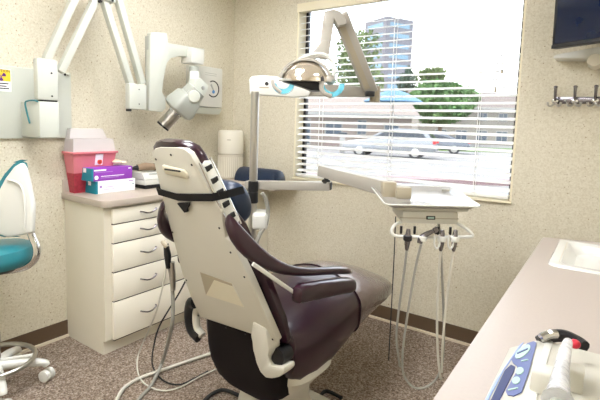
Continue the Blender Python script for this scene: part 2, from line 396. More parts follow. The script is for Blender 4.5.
# label printer / cassette stack
dv = thing('sterilizing_tray_cassette', 'white instrument case with grey lid bar on the worktop beside the glove cartons', 'case', (-2.6, 1.96, CT))
MB().box((-2.6, 1.965, CT + .012), (.15, .24, .024), bev=.004).build('base_plate', MBLACK, dv)
MB().box((-2.6, 1.965, CT + .043), (.155, .25, .036), bev=.006).build('lower_shell', MENAM, dv)
taper_box(MB(), -2.677, -2.523, 1.84, 2.09, CT + .064, -2.675, -2.56, 1.845, 2.085, CT + .105).build('upper_shell', MENAM, dv)
MB().box((-2.56, 1.96, CT + .097), (.03, .13, .01), Matrix.Rotation(.5, 3, 'Y')).build('grey_bar', MXGREY, dv)
pch = thing('tool_pouch', 'brown fabric roll with black ends lying on the white instrument case', 'pouch', (-2.62, 1.92, CT + .105))
MB().tube([(-2.63, 1.86, CT + .135), (-2.62, 1.92, CT + .14), (-2.61, 1.985, CT + .135)], [.026, .033, .026], 12, flat=.85).build('fabric_roll', MBROWN, pch)
MB().tube([(-2.635, 1.80, CT + .128), (-2.632, 1.83, CT + .132), (-2.628, 1.866, CT + .135)], [.006, .012, .022], 10).build('black_end', MBLACK, pch)
MB().tube([(-2.612, 1.98, CT + .135), (-2.606, 2.03, CT + .138), (-2.602, 2.05, CT + .135)], [.026, .022, .008], 10).build('black_end', MBLACK, pch)
# air purifier
px, py = -2.60, 2.735
ap = thing('air_purifier', 'ivory cylindrical air purifier standing in the corner of the worktop', 'air purifier', (px, py, CT))
MB().lathe((px, py, CT), [(.098, .0), (.104, .006), (.105, .2)], 40).build('grille_body', MIVORYG, ap)
MB().lathe((px, py, CT), [(.105, .203), (.1065, .206), (.1065, .375), (.1, .392), (.085, .397), (.0, .398)], 40).build('upper_body', MIVORY, ap)
sl = MB()
for k in range(40):
    a = 2 * PI * k / 40
    if -2.4 < (a if a < PI else a - 2 * PI) < .6:
        sl.box((px + .1052 * math.cos(a), py + .1052 * math.sin(a), CT + .1), (.003, .005, .16), rotz(a))
sl.build('grille_ribs', MIVORY, ap)
q = Vector((math.cos(-.95), math.sin(-.95), 0))
MB().box(Vector((px, py, CT + .32)) + q * .1066, (.002, .03, .006), rotz(-.95)).build('nameplate', MPUTTYD, ap)
# navy bolster
bo = MB(); bx0, bx1, byy = -2.475, -2.06, 2.72
rr = []
for x, s in ((bx0, .72), (bx0 + .012, .93), (bx0 + .04, 1), (bx1 - .04, 1), (bx1 - .012, .93), (bx1, .72)):
    rr.append([Vector((x, byy + .088 * s * math.cos(a), CT + (.108 * s * max(0, math.sin(a))) + .002)) for a in [PI * k / 12 for k in range(13)]] + [Vector((x, byy - .088 * s * .8 + .14 * s * k / 3, CT + .001)) for k in (1, 2)])
bo.rings(rr)
tag(bo.build('knee_bolster', MNAVY), 'navy blue half round bolster cushion lying on the worktop behind the silver post', 'cushion')

# ------------------------------------------------------------------ x-ray unit on the left wall
X = LX
wp = thing('xray_machine', 'white wall mounted dental x-ray unit with folding scissor arm on the left wall', 'x-ray machine', (X, 1.3, 1.26))
a0 = W(0, 68, 0, X); a1 = W(72, 71, 0, X)
MB().box((X + .012, (1.467 + .735) / 2, (1.256 + 1.652) / 2), (.022, .732, 1.652 - 1.256), bev=.006).build('wall_plate', MXRAY, wp)
for yy in (1.43, 1.448):
    MB().lathe((X + .022, yy, 1.638 - (.0)), [(.007, 0), (.007, .004), (.004, .006)], 12, axis=(1, 0, 0)).build('screw', MBLACK if yy < 1.44 else MSTEEL, wp)
# lower box: side face from the wall, front face toward the room
yl = 1.176
xf = W(40, 138, 1, yl).x
yr = W(60, 138, 0, xf).y
zt = W(40, 101, 1, yl).z; zb = W(40, 138, 1, yl).z
MB().box(((X + .024 + xf) / 2, (yl + yr) / 2, (zt + zb) / 2), (xf - X - .024, yr - yl, zt - zb), bev=.008).build('lower_housing', MXRAY, wp)
ztop = W(40, 57, 1, yl).z
xb = xf - .05
ub = MB().box(((xb + xf) / 2, (yl + yr) / 2 - .003, (zt + .006 + ztop) / 2), (xf - xb, yr - yl + .006, ztop - zt - .006), bev=.012).build('swivel_housing', MXRAY, wp)
MB().box(((xb + xf) / 2, (yl + yr) / 2, zt + .003), (xf - xb - .012, yr - yl - .012, .008)).build('swivel_gap', MBLACK, wp)
for zz in (ztop - .075, zt + .03):
    MB().lathe((xf - .001, (yl + yr) / 2 + .015, zz), [(.005, 0), (.005, .003)], 10, axis=(1, 0, 0)).build('housing_screw', MRUB, ub)
XA = xf - .045
def A(x, y, dx=0): return W(x, y, 0, XA + dx)
knee = A(102, -6)
arms = [((46, 60), (80, -14)), ((60, 72), (95, 0)), ((103, -2), (132, 90)), ((117, -4), (142, 84))]
for k, (p, q) in enumerate(arms):
    pa, pb = A(*p, dx=.0 if k % 2 == 0 else .004), A(*q)
    MB().bar(pa, pb, .044, .04, up=(0, 1, 0.3), bev=.006).build('scissor_arm', MXRAY, wp)
kc = A(100, -8)
MB().box(kc, (.075, .17, .1), bev=.01).build('knee_joint', MXRAY, wp)
for pp in ((98, 2), (110, 1)):
    MB().lathe(A(*pp, dx=.01), [(.008, -.03), (.008, .03)], 10, axis=(1, 0, 0)).build('knee_bolt', MBLACK, wp)
e0, e1 = A(129.5, 83, .045), A(147, 110, .045)
el = MB().box(((XA + .02), (e0.y + e1.y) / 2, (e0.z + e1.z) / 2), (.05, e1.y - e0.y, e0.z - e1.z), bev=.008).build('elbow_housing', MXRAY, wp)
for zz in (e0.z - .035, e1.z + .035):
    MB().lathe((XA + .044, (e0.y + e1.y) / 2 + .005, zz), [(.004, 0), (.004, .003)], 10, axis=(1, 0, 0)).build('housing_screw', MRUB, el)
MB().box((XA + .03, e0.y + .004, e1.z - .006), (.03, .02, .016)).build('black_stop', MBLACK, wp)
# upright yoke: stem and horizontal arm, in a plane parallel to the wall
up_out = [(146, 34), (149, 32), (166, 33), (168, 43), (190, 46), (202, 48.5), (202, 62), (193, 57.5), (178, 56), (169, 58), (165, 63), (163, 72), (161, 92), (164, 97), (164.5, 108), (161, 112), (146, 110.5)]
pts = [A(x, y, -.03) for x, y in up_out]
def prism_yz(pts, x0, x1, bev=.006):
    return MB().prism([(x0, p.y, p.z) for p in pts], (x1 - x0, 0, 0), bev=bev)
stem = [A(x + 1.5, y, .03) for x, y in [(149, 33), (152, 32), (165.5, 33), (167, 43), (188, 46.5), (203, 49), (203, 62), (193, 57.5), (178, 56), (169.5, 58), (165.5, 63), (163.5, 72), (160.5, 92), (164, 97), (164.5, 108), (161, 112), (147.5, 110.5)]]
prism_yz(stem, XA - .01, XA + .03, .004).build('yoke_arm', MXRAY, wp)
MB().box((XA - .005, A(151, 70, .03).y, (A(148, 36).z + A(148, 110).z) / 2), (.04, .012, A(148, 36).z - A(148, 110).z), bev=.003).build('yoke_spine', MXGREY, wp)
h0, h1 = A(191, 48, .07), A(203.5, 64, .07)
MB().box((XA + .02, (h0.y + h1.y) / 2, (h0.z + h1.z) / 2), (.11, h1.y - h0.y, h0.z - h1.z + .01), bev=.006).build('swivel_block', MENAM, wp)
MB().lathe(A(194, 75, .06), [(.035, -.06), (.035, .055), (.03, .06)], 20).build('swivel_neck', MXGREY, wp)
MB().bar(A(195, 72, .1), A(194, 92, .12), .07, .06, bev=.01).build('neck_link', MXRAY, wp)
# tube head
hc = A(183, 104, .10); ax = (A(160, 124, -.04) - A(190, 91, .10)).normalized()
ex = ax.cross(Vector((1, 0, 0))).normalized(); ey = ax.cross(ex)
def sup0(c, xa, ya, a, b, n=28, e=2.6):
    return [c + xa * (a * math.copysign(abs(math.cos(t)) ** (2 / e), math.cos(t))) + ya * (b * math.copysign(abs(math.sin(t)) ** (2 / e), math.sin(t))) for t in [2 * PI * k / n for k in range(n)]]
MB().rings([sup0(hc + ax * z, ex, ey, a, a, e=5) for z, a in ((-.14, .045), (-.135, .06), (-.075, .062), (-.068, .072), (-.058, .08), (.03, .094), (.055, .088), (.07, .064), (.074, .03))]).build('tube_head', MXGREY, wp)
MB().lathe(hc + ax * .066, [(.05, 0), (.052, .008), (.05, .016)], 28, axis=ax).build('cone_collar', MCHROME, wp)
MB().lathe(hc + ax * .08, [(.046, 0), (.046, .13), (.042, .13), (.042, .02)], 28, axis=ax, cap=False).build('beam_cone', MSTEEL, wp)
MB().lathe(hc + ax * .198, [(.047, 0), (.0475, .012), (.043, .012)], 28, axis=ax, cap=False).build('cone_rim', MBLACK, wp)
kn = A(193.5, 96.5, .20)
MB().lathe(kn, [(.05, -.06), (.05, .0)], 28, axis=(1, -.5, 0)).build('pivot_ring', MXGREY, wp)
MB().lathe(kn, [(.042, -.02), (.042, .012), (.036, .018), (.0, .019)], 28, axis=(1, -.5, 0)).build('pivot_cap', MXRAY, wp)
g = A(202, 88, .09)
fork = [A(x, y, .17) for x, y in [(196, 78), (201, 78), (209, 86), (204, 98), (199, 107), (192, 100), (194, 88)]]
prism_yz(fork, XA + .1, XA + .17, .006).build('head_fork', MXRAY, wp)
MB().lathe(A(203, 88, .17), [(.014, 0), (.014, .006), (.006, .008)], 16, axis=(1, 0, 0)).build('angle_dial', MSTEEL, wp)
hk = MB().tube([(xf - .01, yl + .01, zt - .01), (xf - .03, yl - .006, zt + .002), (xf - .09, yl - .016, zt + .0), (xf - .115, yl - .018, zt - .02), (xf - .075, yl - .016, zt - .12)], .0045, 8)
tag(hk.build('teal_hook', MTEALP), 'teal plastic film holder hooked on the x-ray wall housing', 'film holder')
# warning sticker
sg = thing('warning_sign', 'small yellow and white radiation caution sticker on the x-ray wall plate', 'sign', (X + .024, 1.08, 1.51))
y0, y1, z0, z1 = 1.035, 1.133, 1.512, 1.632
MB().box((X + .0245, (y0 + y1) / 2, (z0 + z1) / 2), (.002, y1 - y0, z1 - z0)).build('sticker', MWHITE, sg)
MB().box((X + .0262, (y0 + y1) / 2, z1 - .034), (.001, y1 - y0 - .006, .062)).build('yellow_field', MYEL, sg)
tf = MB(); cyy, czz = (y0 + y1) / 2, z1 - .04
for k in range(3):
    a = PI / 2 + PI + k * 2 * PI / 3
    tf.prism([(X + .0268, cyy + r * math.cos(a + b), czz + r * math.sin(a + b)) for r, b in ((.006, -.5), (.024, -.5), (.026, 0), (.024, .5), (.006, .5))], (.0006, 0, 0))
tf.lathe((X + .0268, cyy, czz), [(.004, 0), (.004, .0006)], 12, axis=(1, 0, 0)); tf.build('trefoil', MVIOLET, sg)
def text_mesh(txt, size, mtx, m, name, parent):
    cu = bpy.data.curves.new(name, 'FONT'); cu.body = txt; cu.size = size; cu.align_x = 'CENTER'; cu.align_y = 'CENTER'; cu.extrude = .0003; cu.resolution_u = 2
    o = bpy.data.objects.new('t', cu); C.objects.link(o)
    dg = bpy.context.evaluated_depsgraph_get(); me = bpy.data.meshes.new_from_object(o.evaluated_get(dg))
    bpy.data.objects.remove(o); bm = bmesh.new(); bm.from_mesh(me); bmesh.ops.transform(bm, matrix=mtx, verts=bm.verts)
    b = MB(); b.bm.free(); b.bm = bm; return b.build(name, m, parent, smooth=0, recalc=False)
def wall_left_mtx(p): return Matrix.Translation(p) @ Matrix(((0, 0, 1), (1, 0, 0), (0, 1, 0))).to_4x4()
text_mesh('CAUTION', .02, wall_left_mtx((X + .0272, cyy, z1 - .011)), MINK, 'lettering', sg)
for k, (zz, ww) in enumerate(((z0 + .042, .07), (z0 + .028, .05), (z0 + .016, .075))):
    MB().box((X + .0262, cyy, zz), (.001, ww, .006)).build('printed_line', MINK, sg)
# control panel near the corner
cp = thing('xray_control_panel', 'white wall box with a circular dial near the room corner', 'control panel', (X, 2.63, 1.43))
d1 = W(222.5, 90, 0, X + .09).y; d0 = d1 - .31; pz1 = W(222.5, 69, 0, X + .09).z; pz0 = W(222.5, 108, 0, X + .09).z
MB().box((X + .045, (d0 + d1) / 2, (pz0 + pz1) / 2), (.09, d1 - d0, pz1 - pz0), bev=.008).build('panel_box', MENAM, cp)
taper_box(MB(), X + .002, X + .075, d0 + .02, d1 - .02, pz0 - .055, X + .002, X + .09, d0, d1, pz0 - .006).build('panel_skirt', MXRAY, cp)
rg = MB(); pc = (X + .0905, W(213, 89, 0, X + .09).y, W(213, 89, 0, X + .09).z)
n = 28; rr = []
for k in range(n):
    a = -2.3 + 4.4 * k / (n - 1)
    rr.append([Vector((pc[0] + dx, pc[1] + r * math.cos(a), pc[2] + r * math.sin(a))) for dx, r in ((0, .058), (0, .067), (.0015, .067), (.0015, .058))])
rg.rings(rr); rg.build('dial_ring', MRUB, cp)
MB().prism([(pc[0], pc[1] + a, pc[2] + b) for a, b in ((-.03, .03), (-.018, .04), (.006, 0), (.02, -.03), (.0, -.035), (-.006, -.005))], (.001, 0, 0)).build('dial_figure', MXGREY, cp)
MB().lathe((pc[0], pc[1] + .005, pc[2] - .022), [(.014, 0), (.014, .002)], 16, axis=(1, 0, 0)).build('dial_button', mat('blue_button', (80, 140, 200), .4), cp)
for zz in (pz1 - .05, pz1 - .065):
    MB().box((X + .0905, d1 - .13, zz), (.001, .12, .003)).build('printed_line', MXGREY, cp)

# ------------------------------------------------------------------ dental chair
CA = math.radians(3); CC = Vector((-1.228, 1.342, 0))
CU = Vector((math.cos(CA), -math.sin(CA), 0)); CW = Vector((math.sin(CA), math.cos(CA), 0)); CZv = Vector((0, 0, 1))
def L(u, w_, z): return CC + CU * u + CW * w_ + CZv * z
LEAN = math.radians(22); BZ = .52
def Bk(u, v, n=0):                        # on the back shell plane; n is distance toward the sitter
    return L(u, 0, BZ) + CU * 0 + (-CW * math.sin(LEAN) + CZv * math.cos(LEAN)) * v + (CW * math.cos(LEAN) + CZv * math.sin(LEAN)) * n
ch = thing('dental_chair', 'maroon vinyl reclining dental chair with cream back shell in the middle of the room', 'dental chair', L(0, .35, 0))
# shell outline (u, v)
shell = [(-.222, -.006), (-.236, .1), (-.236, .228), (-.182, .564), (-.14, .79), (-.132, .808), (-.109, .822), (-.073, .83), (.04, .835), (.068, .831), (.086, .818), (.098, .79), (.133, .657), (.158, .6), (.133, .49), (.165, .473), (.2, .323), (.25, .041), (.145, .03)]
MB().prism([Bk(u, v, -.012) for u, v in shell], Bk(0, 0, .03) - Bk(0, 0, 0), bev=.004).build('back_shell', MPUTTY, ch)
tr = MB()   # grip recess drawn flat; pale and dark tones paint its light and shade
MB().prism([Bk(u, v, -.0135) for u, v in ((-.095, .277), (.09, .274), (.118, .171), (-.11, .156))], Bk(0, 0, .003) - Bk(0, 0, 0)).build('recess_floor', MPUTTY, ch)
MB().prism([Bk(u, v, -.0145) for u, v in ((-.016, .262), (.088, .262), (.118, .171), (-.11, .156))], Bk(0, 0, .003) - Bk(0, 0, 0)).build('recess_lit_slope', mat('putty_lit_tone', (218, 212, 190), .4), ch)
MB().prism([Bk(u, v, -.0140) for u, v in ((-.095, .277), (.09, .274), (.088, .262), (-.016, .262), (-.11, .156))], Bk(0, 0, .003) - Bk(0, 0, 0)).build('recess_shade', MPUTTYD, ch)
MB().prism([Bk(u, v, -.020) for u, v in ((-.095, .75), (-.088, .762), (.03, .752), (.04, .742), (.042, .728), (.034, .718), (-.086, .728))], Bk(0, 0, .012) - Bk(0, 0, 0), bev=.004).build('top_grip', mat('cream_plastic', (228, 222, 200), .4), ch)
MB().box(Bk(-.03, .748, -.021), (.09, .004, .006), rotz(-CA)).build('grip_slot', MRUB, ch)
for u, v in ((-.122, .78), (.08, .775), (-.02, .805), (-.19, .45), (.12, .53), (-.22, .2), (.14, .43), (.175, .33), (.228, .05), (-.23, 0.0), (-.05, .0), (.07, .012)):
    MB().lathe(Bk(u, v, -.0125), [(.0045, 0), (.0045, -.0015)], 10, axis=Bk(0, 0, 1) - Bk(0, 0, 0)).build('shell_screw', MRUB, ch)
# back upholstery: lofted along v
def sup(c, xa, ya, a, b, n=28, e=2.6):
    out = []
    for k in range(n):
        t = 2 * PI * k / n; cs, sn = math.cos(t), math.sin(t)
        out.append(c + xa * (a * math.copysign(abs(cs) ** (2 / e), cs)) + ya * (b * math.copysign(abs(sn) ** (2 / e), sn)))
    return out
NV = (Bk(0, 0, 1) - Bk(0, 0, 0))
bk = MB(); rr = []
for v, ul, ur, th in ((-.03, -.21, .235, .045), (.0, -.23, .252, .065), (.1, -.245, .252, .075), (.3, -.238, .215, .085), (.5, -.205, .17, .08), (.62, -.19, .145, .07), (.74, -.170, .118, .068), (.79, -.163, .106, .068), (.822, -.148, .09, .064), (.842, -.115, .062, .05), (.852, -.07, .02, .03)):
    rr.append(sup(Bk((ul + ur) / 2, v, (.018 if v < .6 else -.008) + th / 2), CU, NV, (ur - ul) / 2, th / 2, e=3))
bk.rings(rr); bk.build('back_cushion', MVINYL, ch)
# headrest slide plates on the near edge
pl = [Bk(u, v, n) for u, v, n in ((.116, .772, .0), (.118, .782, .012), (.12, .774, .034), (.176, .548, .034), (.176, .53, .02), (.168, .535, -.002))]
MB().prism(pl, CU * .006 + CZv * .001, bev=.0015).build('slide_plate', MENAM, ch)
for v0 in (.765, .72, .675, .63, .585):
    uu = .132 + (.79 - v0) * .25
    MB().box(Bk(uu - .010, v0 - .01, .015), (.008, .026, .018), Matrix.Rotation(-CA, 3, 'Z') @ Matrix.Rotation(LEAN, 3, 'X')).build('plate_slot', MRUB, ch)
MB().tube([Bk(.113, .782, -.004), Bk(.166, .53, -.004)], .004, 8, False).tube([Bk(.122, .782, .038), Bk(.18, .53, .038)], .004, 8, False).build('plate_rail', MCHROME, ch)
# seat
st = MB(); rr = []
secs = [(.03, .17, .60, .47), (.04, .235, .625, .41), (.065, .266, .642, .345), (.12, .276, .655, .30), (.22, .278, .668, .28), (.34, .276, .684, .288), (.46, .27, .688, .318), (.58, .262, .678, .355), (.7, .252, .655, .382), (.82, .24, .622, .395), (.94, .226, .58, .402), (1.03, .21, .54, .412), (1.08, .175, .512, .426), (1.095, .1, .495, .445)]
def seat_sec(w_, hw, zt, zb, g=0):
    out = []; n = 32
    for k in range(n):
        t = 2 * PI * k / n; cs, sn = math.cos(t), math.sin(t); e = (1.75 if w_ > .1 else 2.1) if sn > 0 else 4.5
        x = (hw + g) * math.copysign(abs(cs) ** (2 / e), cs)
        zc, b = (zt + zb) / 2, (zt - zb) / 2 + g
        zz = zc + b * math.copysign(abs(sn) ** (2 / e), sn)
        if zz > zc: zz -= .022 * (1 - min(1, (x / hw) ** 2)) * (1 if w_ < .6 else .4)
        out.append(L(x, w_, zz))
    return out
st.rings([seat_sec(*s) for s in secs]); st.build('seat_cushion', MVINYL, ch)
MB().rings([seat_sec(*s, g=.004) for s in secs if s[0] > .57]).build('toe_cover', MSLEEVE, ch)
MB().tube([p for p in seat_sec(.575, .263, .678, .354, .003)] + [seat_sec(.575, .263, .678, .354, .003)[0]], .004, 6, False).build('seat_piping', MVINYL, ch)
# rear moulded cover under the shell
rc = MB(); rr = []
for z, u0, u1, w0, w1 in ((.516, -.232, .2, .01, .16), (.46, -.243, .215, .01, .2), (.38, -.240, .222, .01, .22), (.31, -.222, .222, .015, .22), (.26, -.18, .205, .02, .21), (.235, -.13, .17, .03, .2), (.228, -.08, .1, .05, .18)):
    rr.append(sup(L((u0 + u1) / 2, (w0 + w1) / 2, z), CU, CW, (u1 - u0) / 2, (w1 - w0) / 2, e=4))
rc.rings(rr); rc.build('rear_cover', MVINYLD, ch)
# hinge brackets
br = [(.142, .61), (.15, .615), (.212, .605), (.222, .57), (.232, .53), (.222, .505), (.205, .475), (.21, .45), (.24, .455), (.285, .47), (.29, .45), (.262, .42), (.225, .40), (.195, .392), (.165, .405), (.14, .44), (.131, .49), (.133, .55)]
MB().prism([L(u, -.055 if z > .5 else -.03, z) for u, z in br], CW * .07, bev=.008).build('hinge_bracket', MPUTTY, ch)
MB().lathe(L(.235, -.01, .485), [(.035, 0), (.035, .06)], 20, axis=CW).build('hinge_pin', MBLACK, ch)
MB().tube([L(-.27, .0, .56), L(-.315, .01, .54), L(-.338, .02, .47), L(-.32, .02, .41), L(-.265, .02, .385)], .02, 10, flat=1.3).build('hinge_guard', MBLACK, ch)
MB().tube([L(-.255, .02, .55), L(-.295, .03, .5), L(-.29, .03, .43), L(-.25, .03, .40)], .018, 10).build('hinge_bracket', MPUTTY, ch)
# armrests
for s in (1, -1):
    ar = MB(); rr = []
    path = [(.18, -.235, 1.06, .014, .02), (.21, -.225, 1.01, .022, .036), (.24, -.19, .955, .024, .038), (.265, -.12, .893, .024, .028), (.278, -.03, .845, .022, .02), (.285, .08, .812, .02, .017), (.288, .2, .787, .02, .016), (.29, .3, .768, .024, .018), (.29, .38, .748, .024, .018), (.29, .42, .73, .014, .01)]
    for u, w_, z, a, b in path:
        rr.append(sup(L(u * s, w_, z), CU, (CZv * .93 + CW * .37).normalized(), a, b, n=16, e=2.4))
    ar.rings(rr); am = ar.build('armrest', MVINYL, ch, subsurf=1)
    pd = MB(); rr = []
    for w_, z, a, b in ((-.035, .763, .014, .018), (-.028, .763, .024, .028), (.0, .764, .028, .033), (.12, .745, .029, .034), (.25, .722, .03, .034), (.33, .705, .029, .033), (.362, .698, .023, .026), (.37, .696, .014, .018)):
        rr.append(sup(L(.335 * s, w_, z), CU, CZv, a, b, n=20, e=3.6))
    pd.rings(rr); pd.build('armrest_pad', MVINYL, am)
    if s > 0: MB().bar(L(.29 * s, -.215, .915), L(.325 * s, .0, .75), .009, .014, bev=.003).build('armrest_strut', MENAM, am)
# pedestal and base
pe = MB(); rr = []
for z, a, b, cu, cw in ((.44, .14, .16, .06, .24), (.38, .18, .18, .08, .24), (.32, .18, .17, .09, .23), (.26, .15, .15, .07, .22), (.2, .13, .14, .04, .22), (.12, .13, .16, .03, .22), (.05, .15, .2, .02, .22)):
    rr.append(sup(L(cu, cw, z), CU, CW, a, b, e=3.5))
pe.rings(rr); pe.build('pedestal', MPUTTY, ch)
MB().box(L(.02, .22, .03), (.34, .5, .06), rotz(-CA), bev=.015).build('base_plate', MSTEEL, ch)

# neck pillow strapped to the chair back
pil = thing('neck_pillow', 'navy blue neck cushion strapped by a black band to the dental chair back', 'cushion', Bk(.06, .58, .14))
pp = MB(); rr = []
for u, s in ((-.19, .35), (-.175, .75), (-.13, .97), (-.06, 1), (.0, 1), (.04, .97), (.065, .8), (.078, .4)):
    rr.append(sup(Bk(u, .52, .168), (Bk(0, 1, 0) - Bk(0, 0, 0)), NV, .092 * s, .06 * s, n=24, e=2.2))
pp.rings(rr); pp.build('pillow', MNAVY, pil, subsurf=1)
sr = [Bk(-.18, .642, -.0165), Bk(-.06, .634, -.0175), Bk(.03, .645, -.0175), Bk(.14, .66, -.0165), Bk(.168, .652, .03), Bk(.15, .62, .12)]
sb = MB(); rr = []
for p in [Bk(-.2, .65, .09), Bk(-.2, .647, .03)] + sr:
    vv = (Bk(0, 1, 0) - Bk(0, 0, 0)); rr.append([p + vv * .0145, p - vv * .0145, p - vv * .0145 - NV * .004, p + vv * .0145 - NV * .004])
sb.rings(rr); sb.build('strap', MWEB, pil)
MB().prism([Bk(u, v, -.019) for u, v in ((-.065, .61), (.01, .623), (.0, .607), (-.015, .595), (-.02, .58), (-.04, .575), (-.05, .59))], NV * -.008).build('strap_tail', MWEB, pil)

# ------------------------------------------------------------------ operatory light on its post
pxy = P(254, 150, 2.62)
lt = thing('operatory_light', 'white dental lamp on a jointed arm carried by a silver post', 'lamp', (pxy.x, pxy.y, 0))
ztop = P(254, 92, 2.62).z
MB().lathe((pxy.x, pxy.y, 0), [(.024, .0), (.024, ztop)], 24).build('post', MSTEEL, lt)
MB().lathe((pxy.x, pxy.y, 0), [(.09, .0), (.09, .012), (.04, .02), (.03, .08)], 28).build('floor_flange', MENAM, lt)
zc0, zc1 = P(254, 203, 2.62).z, P(254, 182, 2.62).z
MB().lathe((pxy.x, pxy.y, 0), [(.026, zc0 - .005), (.03, zc0), (.03, (zc0 + zc1) / 2 - .004), (.027, (zc0 + zc1) / 2), (.03, (zc0 + zc1) / 2 + .004), (.03, zc1), (.026, zc1 + .004)], 24).build('collar', MBLACK, lt)
MB().box((pxy.x + .03, pxy.y + .04, P(254, 221, 2.62).z), (.09, .16, .1), rotz(.6), bev=.02, seg=3).build('post_bracket', MENAM, lt)
# housing and horizontal arm
def Tp(x, y, t): return P(x, y, t)
ho = [(249.5, 94), (249, 79), (252, 76), (262, 75), (275, 76), (286, 79), (296, 82.5), (310, 84), (312, 90), (308, 96), (292, 97)]
hp = [P(x, y, 2.58) for x, y in ho]
dpt = Vector((F_.x, F_.y, 0)).normalized()
MB().prism(hp, dpt * .1, bev=.008).build('arm_housing', MENAM, lt)
MB().lathe(P(266.8, 83.8, 2.58), [(.011, 0), (.011, -.004)], 16, axis=dpt).build('housing_knob', MBLACK, lt)
MB().box(P(264, 87.5, 2.579), (.055, .002, .007), rotz(math.atan2(R_.y, R_.x))).build('housing_lettering', MPUTTYD, lt)
q0, q1 = P(300, 89.5, 2.63), P(377, 92.5, 2.7)
MB().bar(q0, q1, .055, .075, bev=.008, h2=.06).build('horizontal_arm', MARMG, lt)
MB().lathe(P(375, 94, 2.7), [(.032, -.05), (.032, .045), (.02, .05)], 20).build('arm_joint', MPUTTYD, lt)
e_top = P(340, 15, 2.42); e_bot = P(371, 92, 2.66)
MB().bar(e_bot, e_top, .05, .085, up=tuple(R_), bev=.008).build('flex_arm', MARMG, lt)
sd = (e_top - e_bot).normalized()
MB().bar(e_bot + sd * .02 - dpt * .028 - R_ * .018, e_top - sd * .06 - dpt * .028 - R_ * .018, .004, .03, up=tuple(R_)).build('flex_arm_side_shade', MPUTTYD, lt)  # darker strip paints shade along the left side of the arm
MB().box(P(370, 94, 2.62), (.05, .05, .03), rotz(.6), bev=.004).build('black_stop', MBLACK, lt)
hd = [P(x, y, 2.38) for x, y in ((325, 27), (325, 13), (327, 10.5), (334, 9), (340, 11), (345, 17), (347, 24), (338, 26), (334, 18.5), (333, 28))]
MB().prism(hd, dpt * .09, bev=.006).build('elbow', MARMG, lt)
MB().bar(P(329.5, 14, 2.42), P(323, 57, 2.38), .058, .05, up=tuple(dpt), bev=.005).build('drop_arm', MARMG, lt)
MB().prism([P(x, y, 2.36) for x, y in ((323, 40), (329, 40), (327, 59), (318, 57), (311, 60), (308, 57))], dpt * .05, bev=.004).build('drop_gusset', MARMG, lt)
# lamp head
hc = P(305.5, 82, 2.27)
hx = Vector((R_.x, R_.y, 0)).normalized(); hy = -dpt; hz = Vector((0, 0, 1))
def Hd(a, b, c): return hc + hx * a + hy * b + hz * c     # right, toward viewer, up
dome = MB(); rr = []
for k in range(9):
    f = k / 8 * PI / 2 * .98
    rr.append([Hd(.118 * math.cos(f) * math.cos(a), .09 * math.cos(f) * math.sin(a), .105 * math.sin(f)) for a in [2 * PI * i / 32 for i in range(32)]])
dome.rings(rr); dome.build('reflector_dome', MMIRROR, lt)
def arch(r1, z1, thick, wid, b, base=0):
    m_ = MB(); rr = []
    for k in range(21):
        a = PI * k / 20
        p = Hd(-r1 * math.cos(a), b, base + z1 * math.sin(a)); nrm = (hx * -math.cos(a) + hz * math.sin(a))
        rr.append([p + nrm * thick / 2 + hy * wid / 2, p - nrm * thick / 2 + hy * wid / 2, p - nrm * thick / 2 - hy * wid / 2, p + nrm * thick / 2 - hy * wid / 2])
    m_.rings(rr); return m_
arch(.126, .108, .012, .03, .03).build('visor_rim', MARMG, lt)
m_ = MB(); m_.tube([Hd(-.114, .0, .02), Hd(-.104, -.005, .045), Hd(-.08, -.01, .075), Hd(-.045, -.015, .105), Hd(.0, -.02, .13), Hd(.05, -.02, .145), Hd(.098, -.015, .138), Hd(.132, -.01, .105), Hd(.143, 0, .06), Hd(.135, 0, .02)], .0095, 10).build('yoke', MENAM, lt)
MB().ball(Hd(-.118, 0, .03), .017, 2).build('yoke_pivot', MARMG, lt)
MB().ball(Hd(.124, .02, .012), .026, 2).build('yoke_pivot', MARMG, lt)
MB().prism([Hd(a, .05, c) for a, c in ((-.12, .0), (-.105, .012), (.04, .004), (.075, -.006), (.075, -.045), (.03, -.045), (-.01, -.03), (-.05, -.018))], -hy * .1, bev=.005).build('lamp_socket', MBLACK, lt)
MB().prism([Hd(a, .07, c) for a, c in ((-.135, -.003), (-.125, .008), (.06, .005), (.06, -.002))], -hy * .04, bev=.002).build('socket_trim', MARMG, lt)
def shield(ca, cc, r, a0, a1, name_=None):
    s_ = MB(); rr = []
    for k in range(13):
        a = a0 + (a1 - a0) * k / 12
        rr.append([Hd(ca + rr_ * math.cos(a), bb, cc + rr_ * math.sin(a)) for rr_, bb in ((r, .05), (r, -.03), (r * .6, -.03), (r * .6, .05))])
    s_.rings(rr); return s_
shield(-.112, -.008, .058, -2.95, -.25).build('cyan_shield', MCYAN, lt)
shield(.132, -.012, .062, -3.0, .1).build('cyan_shield', MCYAN, lt)
MB().tube([Hd(-.165, .045, .0), Hd(-.155, .052, -.03), Hd(-.12, .054, -.06)], .009, 8).build('side_handle', MARMG, lt)
MB().tube([Hd(.082, .05, .0), Hd(.08, .054, -.035), Hd(.098, .056, -.06), Hd(.13, .052, -.07)], .012, 8).build('side_handle', MARMG, lt)

